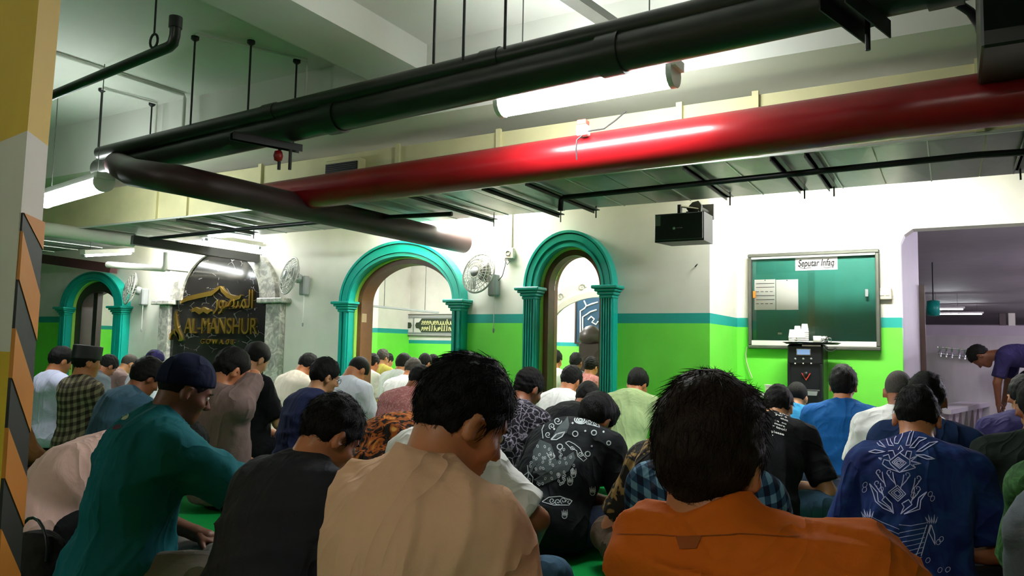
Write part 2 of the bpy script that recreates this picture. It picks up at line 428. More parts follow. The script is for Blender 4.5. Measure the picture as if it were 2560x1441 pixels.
# ---- washroom and car park beyond the opening on the right
jb = MB(); P0, P1 = (DX0, YB + .2), (at_y(2300, 850, 8.35).x, 8.35)
vs = [(P0[0], P0[1], 0), (P1[0], P1[1], 0), (P1[0] - .25, P1[1], 0), (P0[0] - .25, P0[1], 0)]
jb.add([v for v in vs] + [(x, y, 2.9) for x, y, z in vs], [(0, 1, 5, 4), (1, 2, 6, 5), (2, 3, 7, 6), (3, 0, 4, 7), (4, 5, 6, 7)])
struct(jb.build('wall_passage', 'lilac'))
struct(MB().box((XS, YB + .2, 2.62), (8, 46, 2.8)).build('ceiling_washroom', 'mauve'))
struct(MB().box((XS, 46, 0), (8, 46.2, 2.8)).build('wall_carpark', 'mauve'))
struct(MB().box((8, YB + .2, 0), (8.2, 46, 2.8)).build('wall_carpark_right', 'mauve'))
def wet():
    s = NT('wet_tile', 0.12); co = s.coord(); s.color(s.mix(s.noise(5, 6, co, 0.7), lin('#8d8289'), lin('#c9c2c8'))); s.b.inputs['Roughness'].default_value = .15
    s.bump(s.noise(9, 3, co), .15, .01); M['wet'] = s.m
    s = NT('washed_plaster', 0.35); co = s.coord()
    n = s.noise(2.0, 5, s.coord('Object', (3, 3, .6)), 0.6)
    s.color(s.mix(n, lin('#9a8f97'), lin('#c4bdc4'))); M['washwall'] = s.m
wet()
YT = 10.4
struct(MB().box((XS, YT, 0), (8, YT + .15, 1.2)).build('wall_taps', 'washwall'))
struct(MB().box((XS, YB + .2, -.02), (8, YT, .12)).build('floor_washroom', 'wet'))
struct(MB().box((DX0, YB - .02, 0), (DX1, YB + .28, .22)).build('trim_4', 'beige'))

# ---- striped pillar on the left
PX = 0.0
def pillar():
    p = thing('pillar', 'square pillar with yellow top and black and orange hazard stripes at the left edge', 'pillar')
    # its right-hand corner edge stands about 1.9 m from the lens; two faces show
    c = at_d(84, 840, 1.75); q = at_d(28, 840, 1.62)
    d = Vector((c.x - q.x, c.y - q.y, 0)); wd = d.length; d.normalize(); nrm = Vector((-d.y, d.x, 0))   # face from q (near) to c (far)
    l = -nrm if nrm.dot(q) < 0 else nrm
    base = Vector((q.x, q.y, 0)); side = Vector((-1, 0.15, 0)).normalized() * .45
    far = d * wd
    def col(z0, z1, nm, mat):
        vs = []
        for z in (z0, z1):
            for v in (base, base + far, base + far + side, base + side): vs.append((v.x + max(0, z - 1.2) * .03, v.y, z))
        return MB().add(vs, [(3, 2, 1, 0), (4, 5, 6, 7), (0, 1, 5, 4), (1, 2, 6, 5), (2, 3, 7, 6), (3, 0, 4, 7)]).build(nm, mat, p)
    zt = 1.22; zw = 1.40
    col(0, .92, 'lower_shaft', 'yellow'); col(.92, zw, 'middle_shaft', 'offwhite'); col(zw, ZC, 'upper_shaft', 'yellow')
    # diagonal hazard stripes as a moulded corner guard on the face towards the hall
    o = (nrm if nrm.dot(far + Vector((0, 0, 0)) - side) > 0 else -nrm)
    o = d.cross(Vector((0, 0, 1))); o = o if o.dot(-side) > 0 else -o
    hgt, drop = .105, .13
    for k in range(-3, 16):
        zb = k * hgt
        poly = [(0, zb + drop), (wd, zb), (wd, zb + hgt), (0, zb + hgt + drop)]
        poly = [(u, min(max(z, 0.0), zt)) for u, z in poly]
        if max(z for u, z in poly) - min(z for u, z in poly) < .02: continue
        vs = [base + d * u + Vector((0, 0, z)) for u, z in poly]; vs += [v + o * (.008 if k % 2 else .006) for v in vs]
        MB().add(vs, [(0, 1, 2, 3), (4, 5, 6, 7), (0, 1, 5, 4), (1, 2, 6, 5), (2, 3, 7, 6), (3, 0, 4, 7)]).build('hazard_stripe', 'orange' if k % 2 else 'rubber', p)
    return p
pillar()
# ================================================================== lamps, pipes, duct
LAMP_LIGHT = 1.0
def tube_lamp(p0, p1, label, mat='tube', twin=True, power=0, group='fluorescent tube lamps', body='white', fat=False, slim=False):
    p0, p1 = Vector(p0), Vector(p1); c = (p0 + p1) / 2; d = (p1 - p0).normalized(); sd = d.cross(Vector((0, 0, 1))).normalized()
    t = thing('tube_lamp', label, 'lamp', c, group)
    L = (p1 - p0).length; mb = MB(); up = Vector((0, 0, .045))
    mb.beam(p0 - d * .02 + up, p1 + d * .02 + up, .05 if slim else .14 if twin else .06, .05); mb.build('lamp_body', body, t)
    ztop = 2.62 if (c.x > XS and c.y > YB) else 2.95 if c.y > YW + .2 else 2.165 if (4.78 < c.y < 6.0 and c.z < 2.17) else ZB if c.y > 4.45 else ZC
    for e, g in ((p0, 1), (p1, -1)):
        h = e + d * g * .15; MB().tube([h + Vector((0, 0, .06)), (h.x, h.y, ztop - .004)], .004, 5).build('suspension_wire', 'steel', t)
    if fat:        # glare of the tubes put into the shape: made-up glowing diffuser
        MB().tube([p0 + d * .02, p1 - d * .02], .075, 16).build('glare_wrap', mat, t)
        for e, g in ((p0, 1), (p1, -1)): MB().tube([e, e + d * g * .03], .08, 16).build('end_cap', 'white', t)
        return t
    for k in ((-1, 1) if twin else (0,)):
        o = sd * .045 * k
        MB().tube([p0 + o + d * .02, p1 + o - d * .02], .014, 10).build('tube', mat, t)
        for e, g in ((p0, 1), (p1, -1)): MB().tube([e + o, e + o + d * g * .03], .018, 10).build('tube_cap', 'grey', t)
    return t
la, lb = at_z(1250, 262, 2.4), at_z(1690, 182, 2.4)
tube_lamp(la, lb, 'twin tube lamp glaring between the black and red pipes, largest in view', fat=True)
la2, lb2 = at_z(112, 500, 2.2), at_z(262, 455, 2.2)
tube_lamp(la2, lb2, 'glaring tube lamp beside the striped pillar', 'tube_left', fat=True)
tube_lamp(at_y(208, 640, 5.2), at_y(328, 634, 6.2), 'far tube lamp above the left teal arch', twin=False)
# lamps tucked behind the duct, washing the wall; and unseen fill lamps added behind the lens
tube_lamp((-1.35, 6.27, 2.52), (-.15, 6.27, 2.52), 'tube lamp behind the duct over the notice board', 'tube_wall', group=None, slim=True)
tube_lamp((-5.0, 6.27, 2.52), (-3.8, 6.27, 2.52), 'tube lamp behind the duct over the wide teal arch', 'tube_wall', group=None, slim=True)
tube_lamp((-9.0, 6.27, 2.52), (-7.8, 6.27, 2.52), 'tube lamp behind the duct beside the marble sign', 'tube_wall', group=None, slim=True)
tube_lamp((-.9, -2.6, 3.0), (.3, -2.6, 3.0), 'unseen fill lamp added in the bay behind the lens', 'fill_rear', group=None)
tube_lamp((-6.5, -2.6, 3.0), (-5.3, -2.6, 3.0), 'unseen fill lamp added in the left bay behind the lens', 'fill_rear', group=None)

# ---- pipes
def pipe(name, label, pts, r, mat, cat='pipe', seg=20, couplings=(), group=None):
    pts = [Vector(p) for p in pts]; c = pts[0]
    t = thing(name, label, cat, c, group)
    MB().tube(pts, r, seg).build('pipe_body', mat, t)
    for f in couplings:
        a, b = pts[0], pts[-1]; p = a + (b - a) * f; d = (b - a).normalized()
        MB().tube([p - d * .06, p + d * .06], r * 1.12, seg).build('coupling', mat, t)
    return t
RZ = 2.16
r0, r1 = at_z(668, 497, RZ), at_z(2600, 232, RZ)
pipe('sprinkler_main', 'thick glossy red fire pipe crossing the whole hall', [r0, r1 + (r1 - r0) * .55], .13, 'red_pipe', seg=32, couplings=())
b_end = at_z(296, 412, 2.38); q0, q1 = at_z(385, 436, 2.07), at_y(1160, 608, 6.42)
pipe('cross_pipe', 'thick maroon-brown pipe running from the black pipe to above the wide teal arch', [b_end, b_end * .55 + q0 * .45 + Vector((0, 0, -.03)), q0 + (q1 - q0) * .06, q0 + (q1 - q0) * .15, q1], .105, 'maroon', seg=28)
bz = 2.40
b0, b1 = at_z(300, 415, bz), at_z(1950, 40, bz)
dB = (b1 - b0).normalized()
pipe('drain_pipe', 'large black pipe hung below the slab', [b0 - dB * .3, b1 + dB * 2.2], .098, 'black_pipe', seg=28, couplings=(.37, .62, .8))
u0, u1 = at_z(300, 372, 2.5), at_z(1560, 72, 2.5); dU = (u1 - u0).normalized()
pipe('supply_pipe', 'thinner black pipe running on top of the large black pipe', [u0 - dU * .3, u1 + dU * 2.5], .055, 'black_pipe', seg=20, couplings=(.3, .55))
e0, e1 = at_z(120, 243, 2.5), at_z(436, 112, 2.5)
de = (e1 - e0).normalized()
pipe('stub_pipe', 'short black pipe with an upturned elbow at upper left', [e0 - de * .5, e1 - de * .05, e1 + Vector((0, 0, .012)) - de * .015, e1 + Vector((0, 0, .05)), e1 + Vector((0, 0, .12))], .028, 'black_pipe', seg=14)
t = bpy.data.objects['stub_pipe']
MB().tube([e1 + Vector((0, 0, .09)), e1 + Vector((0, 0, .15))], .034, 12).build('pipe_cap', 'blackm', t)
hk = at_z(383, 132, 2.49)
mb = MB(); mb.tube([hk + Vector((0, 0, z)) for z in (.1, ZC - hk.z)], .006, 6)
mb.tube([hk + Vector((.032 * math.sin(a), 0, .065 + .038 * math.cos(a))) for a in [2 * PI * k / 14 for k in range(15)]], .007, 6); mb.build('pipe_hanger', 'blackm', t)
# hanger rods of the black pipes
RODL = ['nearest the bright left lamp', 'second from the left', 'under the painted conduit bend at upper left', 'in the middle of the left bay', 'nearest the cross beam on its left', 'at the foot of the bright cross beam', 'just right of the cross beam', 'third right of the cross beam']
for i, (px, py, zt) in enumerate([(255, 222, ZC), (380, 258, ZC), (488, 92, ZC), (628, 102, ZC), (742, 150, ZC), (1084, 10, ZC), (1158, 5, ZC), (1262, 5, ZC)]):
    p = at_z(px, py, zt) if i < 5 else None
    if i >= 5:
        t_ = [.62, .655, .71][i - 5]; q = at_d(px, [150, 140, 112][i - 5], at_z(px, [150, 140, 112][i - 5], 2.5).length * 0 + ((2.52 - CAM_H) / ray(px, [150, 140, 112][i - 5]).z)); p = Vector((q.x, q.y, ZC))
    r = thing('hanger_rod', None, 'rod', (p.x, p.y, zt), 'threaded rods holding the black pipes')
    r['label'] = 'thin threaded rod from slab to black pipes, ' + RODL[i]
    MB().tube([(p.x, p.y, zt), (p.x, p.y, 2.5)], .008, 6).build('rod_body', 'blackm', r)
    MB().lathe([(.0, 0), (.03, 0), (.03, -.02), (.012, -.035), (0, -.035)], (p.x, p.y, zt), seg=10).build('anchor', 'blackm', r)
# ceiling conduits
def conduit(label, pts, r=.014, mat='concrete', name='conduit', group=None):
    return tag(MB().tube(pts, r, 8).build(name, mat, None, pts[0]), label, 'conduit', group)
k0, k1 = at_z(120, 128, ZC - .02), at_z(462, 238, ZC - .02)
conduit('painted conduit crossing the slab at upper left and turning down', [k0, k1 - (k1 - k0) * .01, k1 + Vector((0, 0, -.03)), k1 + Vector((0, 0, -.7))], .016)
k2, k3 = at_z(490, 85, ZC - .02), at_z(768, 150, ZC - .02)
conduit('thin painted conduit over the hanger rods, turning down near the cross beam', [k2, k3, k3 + Vector((0, 0, -.04)), k3 + Vector((0, 0, -.5))], .011)
k4, k5 = at_z(255, 222, ZC - .02), at_z(392, 258, ZC - .02)
conduit('short painted conduit in the far left bay of the slab', [k4, k5, k5 + Vector((0, 0, -.04)), k5 + Vector((0, 0, -.5))], .011)
# steel channel below the pipes
def channel(p0, p1, mb, w=.06, h=.045):
    mb.beam(p0, p1, w, .006); s = (Vector(p1) - Vector(p0)).normalized().cross(Vector((0, 0, 1))).normalized() * (w / 2 - .003)
    for k in (-1, 1): mb.beam(Vector(p0) + s * k - Vector((0, 0, h / 2)), Vector(p1) + s * k - Vector((0, 0, h / 2)), .006, h)
    return mb
c0, c1_ = at_z(676, 350, 2.28), at_z(752, 365, 2.28)
t = thing('pipe_support', 'dark channel under the black pipe with two rods down to the red pipe', 'bracket', c0)
channel(c0 - (c1_ - c0) * 1.2, c1_, MB()).build('channel', 'blackm', t)
for px in (700, 727): 
    q = at_z(px, 358, 2.28); MB().tube([q, (q.x, q.y, 2.1)], .011, 8).build('rod', 'blackm', t)
q = at_z(697, 357, 2.28); MB().lathe([(0, 0), (.025, .01), (.032, .04), (.025, .07), (0, .08)], (q.x, q.y, 2.17 - .02)).build('valve', 'red_pipe', t)
c0, c1_ = at_z(2080, -30, 2.30), at_z(2195, 62, 2.30)
t = thing('pipe_support', 'dark channel bracket under the black pipe at upper right', 'bracket', c0)
channel(c0, c1_, MB(), .1, .07).build('channel', 'blackm', t)
MB().tube([c1_ + Vector((0, 0, .06)) - (c1_ - c0) * .25, c1_ + Vector((0, 0, -.14)) - (c1_ - c0) * .25], .01, 8).build('rod', 'blackm', t)
# dark conduit near the lens, upper middle
k0, k1 = at_z(1410, -20, 2.9), at_z(1530, 62, 2.9)
tag(MB().beam(k0 - (k1 - k0) * 2, k1 + (k1 - k0) * .4, .09, .05).build('cable_tray', 'steel', None, k0), 'dark cable tray crossing the slab at top centre', 'cable tray')

# ---- air duct along the wall
DY0, DY1, DZ0, DZ1 = 4.78, 6.0, 2.17, 2.56
dxa, dxb = -13.0, 3.9
du = thing('air_duct', 'long galvanised air duct with cream side, hung over the wall', 'duct', (-2, DY0, DZ0))
mb = MB(); mb.box((dxa, DY0, DZ0 + .008), (dxb, DY1, DZ1)); mb.build('duct_body', 'cream', du)
pw = .285
k = 0; x = dxb
while x - pw > dxa:
    lo, hi = x - pw + .004, x - .004
    m_ = MB(); bul = .004
    m_.add([(lo, DY0 + .01, DZ0 + .004), (hi, DY0 + .01, DZ0 + .004), (hi, DY1 - .01, DZ0 + .004), (lo, DY1 - .01, DZ0 + .004), ((lo + hi) / 2, (DY0 + DY1) / 2, DZ0 - bul),
            (lo, DY0 + .01, DZ0 + .012), (hi, DY0 + .01, DZ0 + .012), (hi, DY1 - .01, DZ0 + .012), (lo, DY1 - .01, DZ0 + .012)],
           [(1, 0, 4), (2, 1, 4), (3, 2, 4), (0, 3, 4), (0, 1, 6, 5), (1, 2, 7, 6), (2, 3, 8, 7), (3, 0, 5, 8), (5, 6, 7, 8)])
    m_.build('duct_panel', 'galv', du); k += 1; x -= pw
mb = MB(); mb.box((dxa, DY0 - .012, DZ0 - .012), (dxb, DY0 + .012, DZ0 + .004)); mb.build('bottom_edge', 'seam', du)
for i in range(0, 58, 2):
    x_ = dxb - pw * i
    if x_ > dxa: MB().box((x_ - .004, DY0 + .01, DZ0 - .003), (x_ + .004, DY1 - .01, DZ0 + .006)).build('seam_strip', 'seam', du)
for px in (1000, 1250, 1700, 1890, 2450, 660, 480, 405):
    x_ = at_y(px, at_y(px, 300, DY0).z * 0 + 300, DY0).x
    MB().box((x_ - .02, DY0 - .025, DZ0), (x_ + .02, DY0, DZ1 + .02)).build('flange', 'cream', du)
for (px, py) in ((1238, 553), (1404, 541), (1492, 530), (1825, 497), (2010, 480), (2083, 474), (2545, 430), (640, 585)):
    e = at_z(px, py, DZ0 - .04)
    mb = MB(); mb.box((e.x - .028, DY0 - .05, DZ0 - .03), (e.x + .028, e.y, DZ0 - .022)); mb.box((e.x - .028, DY0 - .05, DZ0 - .052), (e.x - .021, e.y, DZ0 - .022)); mb.box((e.x - .028, DY0 - .05, DZ0 - .03), (e.x + .0, e.y, DZ0 - .026))
    mb.build('support_channel', 'steel', du)
    MB().tube([(e.x + .01, e.y - .04, DZ0 - .1), (e.x + .01, e.y - .04, DZ1)], .006, 6).build('rod', 'steel', du)
# box with a louvre on the duct's near side
l0, l1 = at_y(818, 405, 4.72), at_y(902, 395, 4.72); zb_ = at_y(820, 442, 4.72).z
t = thing('vent_box', 'small cream box with a dark louvre on the duct behind the red pipe', 'vent', l0)
MB().bbox((l0.x, 4.70, zb_), (l1.x, 4.86, l0.z), .006).build('vent_body', 'cream', t)
for i in range(6):
    zz = zb_ + .01 + (l0.z - zb_ - .05) * i / 5
    MB().beam((l0.x + .015, 4.695, zz), (l1.x - .015, 4.695, zz), .02, .012).build('louvre_slat', 'blackm', t)
# thin dark pipe under the duct
kx = [at_z(2440, 388, 2.09) + (at_z(2600, 378, 2.09) - at_z(2440, 388, 2.09)) * 7, at_z(2440, 388, 2.09), at_z(1409, 494, 2.09)]
dd = kx[2]
conduit('thin dark pipe slung under the duct, bent down at its left end', kx + [dd + Vector((-.02, 0, -.02)), dd + Vector((-.025, 0, -.1))], .02, 'blackm', 'sprinkler_branch')
kx = [at_z(1130, 535, 2.08), at_z(880, 548, 2.08), at_z(620, 572, 2.08), at_z(350, 600, 2.08)]
conduit('thin dark pipe under the far left part of the duct', kx, .02, 'blackm', 'sprinkler_branch')
# drop at the upper right, shade put into its dark colour, with a bent cable
g0 = at_z(2452, 60, 2.3)
t = thing('duct_drop', 'duct section hanging at the upper right corner, coloured dark for shade', 'duct', g0)
MB().bbox((g0.x, g0.y, 2.2), (g0.x + 1.6, g0.y + .5, 2.62), .01).build('duct_body', 'black_pipe', t)
ca = [at_d(px, py, 3.6) for px, py in ((2395, 10), (2425, 30), (2448, 62), (2460, 100), (2462, 120))]
tag(MB().tube(ca, [.022] * 5, 8).build('bent_cable', 'black', None, ca[0]), 'black cable bent down beside the dark duct at upper right', 'cable')
# alarm switch and its lead on the red pipe
a0 = at_d(1458, 322, 4.62)
t = thing('flow_switch', 'small white and red switch on the red pipe', 'switch', a0)
MB().bbox((a0.x - .035, a0.y - .03, a0.z - .045), (a0.x + .035, a0.y + .03, a0.z + .02), .006).build('switch_box', 'white', t)
MB().bbox((a0.x - .03, a0.y - .032, a0.z + .02), (a0.x + .03, a0.y + .028, a0.z + .05), .004).build('switch_lid', 'skinpink', t)
ld = [at_d(px, py, 4.55) for px, py in ((1470, 328), (1510, 322), (1540, 300), (1565, 278))]
MB().tube(ld, .005, 6).build('lead', 'ink', t)
ld = [at_d(px, py, 4.5) for px, py in ((1455, 340), (1442, 350), (1440, 375), (1442, 400))]
MB().tube(ld, .005, 6).build('lead', 'ink', t)

# ---- pipes and lamp rails over the far left
p0, p1 = at_z(60, 566, 2.12), at_z(335, 602, 2.1)
pipe('white_pipe', 'white pipe at far left below the bright lamp', [p0, p1], .075, 'whitepipe')
p0, p1 = at_y(270, 662, 5.9), at_y(414, 672, 5.9)
pipe('white_pipe', 'slim white pipe over the left arch turning up at its end', [p0, p1 - Vector((.03, 0, 0)), p1 + Vector((0, 0, .03)), p1 + Vector((0, 0, .2))], .04, 'whitepipe')
wp = bpy.data.objects['white_pipe.001']
for f in (.3, .7):
    h = p0 + (p1 - p0) * f; MB().tube([h, (h.x, YW, h.z)], .012, 6).build('wall_clip', 'steel', wp)
p0, p1 = at_y(90, 645, 6.1), at_y(285, 672, 6.35)
tag(MB().beam(p0, p1, .12, .13).build('cable_duct', 'maroon', None, p0), 'dark beam-like cable duct at far left under the lamps', 'cable duct')
p0, p1 = at_z(330, 600, 2.05), at_z(650, 648, 1.98)
tag(MB().beam(p0, p1, .09, .1).build('lamp_rail', 'black_pipe', None, p0), 'dark rail carrying lamps in front of the black marble sign', 'rail')
for i, (xa_, xb_) in enumerate(((488, 560), (540, 610), (575, 640))):
    pa, pb = at_d(xa_, 622 + i * 0, p0.length * .92), at_d(xb_, 630, p0.length * .9)
tube_lamp(p0 + (p1 - p0) * .47 + Vector((0, .1, .13)), p0 + (p1 - p0) * .93 + Vector((0, .1, .13)), 'tube lamp on the dark rail above the marble sign', twin=True)
k0 = at_d(655, 632, p1.length * .98)
t = thing('junction_box', 'dark box hanging at the end of the lamp rail', 'box', k0)
MB().bbox((k0.x - .04, k0.y - .05, k0.z - .13), (k0.x + .06, k0.y + .05, k0.z + .12), .006).build('box_body', 'maroon', t)
MB().bbox((k0.x - .045, k0.y - .06, k0.z + .12), (k0.x + .065, k0.y + .06, k0.z + .14), .003).build('box_lid', 'whitepipe', t)

# ================================================================== marble sign
def islands(me, name, mat, parent):
    # one object per letter: split a text mesh at its loose pieces
    n = len(me.vertices); par = list(range(n))
    def find(i):
        while par[i] != i: par[i] = par[par[i]]; i = par[i]
        return i
    for e in me.edges:
        a, b = find(e.vertices[0]), find(e.vertices[1])
        if a != b: par[a] = b
    groups = {}
    for f in me.polygons: groups.setdefault(find(f.vertices[0]), []).append(list(f.vertices))
    for fs in groups.values():
        used = sorted({i for f in fs for i in f}); mp = {i: k for k, i in enumerate(used)}
        m = bpy.data.meshes.new(name); m.from_pydata([me.vertices[i].co for i in used], [], [[mp[i] for i in f] for f in fs]); m.materials.append(mat)
        o = bpy.data.objects.new(name, m); COL.objects.link(o); o.parent = parent; o.location = -parent.location
    bpy.data.meshes.remove(me)
def marble_sign():
    y = YW - .09
    xl0, xl1, xr0, xr1 = X(393, y), X(418, y), X(660, y), X(697, y)
    zs = Z(415, 757, y); t = thing('marble_sign', 'arched black marble sign with gold lettering in a grey marble frame', 'sign', ((xl0 + xr1) / 2, YW, 0))
    for a_, b_ in ((xl0, xl1), (xr0, xr1)):
        MB().bbox((a_, y, 0), (b_, YW, zs - .03), .008).build('pilaster', 'marble', t)
        MB().bbox((a_ - .09, y - .07, zs - .03), (b_ + .09, YW - .001, zs + .03), .01).build('capital', 'marble', t)
    ao, ai = (X(416, y), X(680, y)), (X(443, y), X(640, y)); zo, zi = Z(545, 607, y), Z(545, 632, y)
    cx = (ao[0] + ao[1]) / 2; cxi = (ai[0] + ai[1]) / 2
    MB().ring(arc(cx, zs + .03, (ao[1] - ao[0]) / 2, zo - zs, 30), arc(cxi, zs + .03, (ai[1] - ai[0]) / 2, zi - zs, 30), y + .02, YW).build('arch_ring', 'marble', t)
    s = MB(); s.box((xl1, y + .05, 0), (xr0, YW, zs + .03)); s.prism(arc(cxi, zs + .03, (ai[1] - ai[0]) / 2 + .01, zi - zs, 30), y + .05, YW)
    s.build('slab', 'blackmarble', t)
    yy = y + .035
    def P(px, py): q = at_y(px, py, yy); return (q.x, q.z)
    def ribbon(pix, wd, nm, par=t):
        pts = [Vector((P(a, b)[0], P(a, b)[1])) for a, b in pix]; L_, R_ = [], []
        for i, p in enumerate(pts):
            d = (pts[min(i + 1, len(pts) - 1)] - pts[max(i - 1, 0)]).normalized(); nn = Vector((-d.y, d.x)); w = wd[i] if isinstance(wd, list) else wd
            L_.append(tuple(p + nn * w)); R_.append(tuple(p - nn * w))
        return MB().ring(L_, R_, yy - .01, yy + .02).build(nm, 'gold', par)
    ribbon([(441, 778), (439, 790), (440, 810), (444, 830), (452, 848), (457, 851)], [.015, .02, .03, .035, .04, .01], 'gold_arc')
    ribbon([(452, 757), (470, 747), (500, 740), (530, 734), (548, 720), (551, 717), (556, 727), (570, 740), (588, 746), (600, 744), (604, 738)], [.015, .03, .03, .03, .02, .008, .02, .025, .03, .02, .01], 'gold_dome')
    ribbon([(425, 850), (427, 838), (436, 828), (446, 840), (448, 850)], [.012, .022, .03, .022, .012], 'gold_emblem')
    ribbon([(480, 777), (490, 774), (500, 780), (510, 774), (520, 780), (528, 776)], [.02, .03, .035, .03, .03, .015], 'gold_script')
    def text(body, px, py, px2, zh, nm, font=None):
        cu = bpy.data.curves.new(nm, 'FONT'); cu.body = body; cu.extrude = .012
        if font: cu.font = font
        o = bpy.data.objects.new(nm, cu); COL.objects.link(o); bpy.context.view_layer.update()
        dg = bpy.context.evaluated_depsgraph_get(); me = bpy.data.meshes.new_from_object(o.evaluated_get(dg)); bpy.data.objects.remove(o)
        xs_ = [v.co.x for v in me.vertices]; ys_ = [v.co.y for v in me.vertices]
        a, b = at_y(px, py, yy), at_y(px2, py, yy); sx = (b.x - a.x) / (max(xs_) - min(xs_)); sz = zh / (max(ys_) - min(ys_))
        for v in me.vertices:
            v.co = Vector((a.x + (v.co.x - min(xs_)) * sx, yy - v.co.z, a.z + (v.co.y - min(ys_)) * sz))
        islands(me, 'gold_letter', M['gold'], t)
    text('AL-MANSHUR', 461, 834, 643, .2, 'gold_letters')
    text('G O W A  0 8', 503, 860, 584, .062, 'gold_letters')
    import os
    fp = os.path.join(bpy.utils.system_resource('DATAFILES'), 'fonts')
    text('\uFEAD\uFEEE\uFEBC\uFEE8\uFEE4\uFEDF\uFE8D', 534, 786, 632, .3, 'gold_letters')
marble_sign()

# ================================================================== wall fittings
def fan(px, py, Y, rad, yaw, label):
    c = at_y(px, py, Y - .2); t = thing('wall_fan', label, 'fan', c, 'white wall fans')
    m = Matrix.Rotation(yaw, 3, 'Z') @ Matrix.Rotation(R(-12), 3, 'X'); ax = m @ Vector((0, -1, 0))
    a = m @ Vector((1, 0, 0)); b = m @ Vector((0, 0, 1))
    g = MB()
    g.tube([c + (a * math.cos(u) + b * math.sin(u)) * rad for u in [2 * PI * k / 32 for k in range(33)]], .009, 8, False)
    for rr, dp in ((.85, .03), (.68, .045), (.5, .055), (.32, .06)):
        g.tube([c + (a * math.cos(u) + b * math.sin(u)) * rad * rr + ax * dp for u in [2 * PI * k / 24 for k in range(25)]], .0035, 5, False)
    for k in range(28):
        u = 2 * PI * k / 28; e = a * math.cos(u) + b * math.sin(u)
        g.tube([c + e * rad, c + e * rad * .8 + ax * .035, c + e * rad * .45 + ax * .058, c + e * rad * .18 + ax * .062], .0028, 4, False)
        g.tube([c + e * rad, c + e * rad * .7 - ax * .05, c + e * rad * .25 - ax * .06], .0028, 4, False)
    g.build('grille', 'fan', t)
    MB().lathe([(0, .068), (.05, .066), (.05, .058), (0, .058)], c, ax, 18).build('badge', 'grey', t)
    for k in range(3):
        bl = MB(); u0 = 2 * PI * k / 3; vs = []
        for i in range(5):
            for j in range(4):
                u = u0 + (i / 4 - .5) * 1.25; r_ = rad * (.15 + .68 * j / 3)
                vs.append(c + (a * math.cos(u) + b * math.sin(u)) * r_ + ax * (.012 * (i - 2)))
        bl.add(vs, [(i * 4 + j, i * 4 + j + 1, i * 4 + j + 5, i * 4 + j + 4) for i in range(4) for j in range(3)], True)
        bl.build('blade', 'fan', t)
    MB().lathe([(0, -.06), (.05, -.06), (.06, -.1), (.05, -.15), (0, -.16)], c, ax, 16).build('motor', 'grey', t)
    w0 = Vector((c.x + .09, Y, c.z - .09))
    MB().bbox((w0.x - .045, Y - .1, w0.z - .13), (w0.x + .045, Y, w0.z + .1), .015).build('wall_bracket', 'grey', t)
    MB().tube([c - ax * .13, (w0.x, Y - .06, w0.z + .06)], .02, 8).build('neck', 'grey', t)
    MB().tube([(w0.x + .02, Y - .07, w0.z - .12), (w0.x + .02, Y - .07, w0.z - .45)], .003, 5).build('pull_cord', 'white', t)
    MB().lathe([(0, 0), (.008, .01), (.01, .04), (0, .05)], (w0.x + .02, Y - .07, w0.z - .5), seg=8).build('pull_knob', 'grey', t)
fan(1196, 684, YW, .2, R(-8), 'white wall fan between the two teal arches')
fan(724, 690, YW, .22, R(-22), 'white wall fan right of the marble sign')
fan(325, 722, YW, .22, R(-22), 'white wall fan between the left arch and the marble sign')

def wire(pts, label, r=.004, mat='white', name='cable'):
    return tag(MB().tube(pts, r, 6).build(name, mat, None, pts[0]), label, 'cable')
# socket with trunking over the fan
s0_ = at_y(1278, 634, YW)
t = thing('socket', 'beige wall socket with vertical trunking beside the narrow arch', 'socket', s0_)
MB().bbox((s0_.x - .06, YW - .045, s0_.z - .055), (s0_.x + .05, YW, s0_.z + .05), .006).build('socket_box', 'offwhite', t)
MB().lathe([(.028, 0), (.028, -.006), (.02, -.006), (.018, .0)], (s0_.x - .01, YW - .045, s0_.z), (0, 1, 0), 14).build('socket_plate', 'grey', t)
MB().box((s0_.x - .014, YW - .022, s0_.z + .05), (s0_.x + .014, YW, ZB)).build('trunking', 'offwhite', t)
f0 = at_y(1252, 700, YW - .05)
wire([at_y(px, py, YW - .04) for px, py in ((1272, 640), (1262, 650), (1268, 662), (1275, 655), (1266, 648), (1262, 668), (1256, 690), (1246, 702))], 'thin fan cable dangling from the beige socket', .004, 'ink')
# switch right of the notice board
s1_ = at_y(2213, 735, YB)
t = thing('wall_switch', 'cream double switch right of the notice board', 'switch', s1_)
MB().bbox((s1_.x - .05, YB - .05, s1_.z - .055), (s1_.x + .055, YB, s1_.z + .05), .006).build('switch_box', 'offwhite', t)
for k in (-1, 1): MB().bbox((s1_.x + k * .022 - .016, YB - .056, s1_.z - .02), (s1_.x + k * .022 + .016, YB - .05, s1_.z + .02), .002).build('rocker', 'white', t)
zt_ = at_y(2215, 530, YB).z
MB().box((s1_.x - .012, YB - .016, s1_.z + .05), (s1_.x + .012, YB, zt_)).build('trunking', 'white', t)

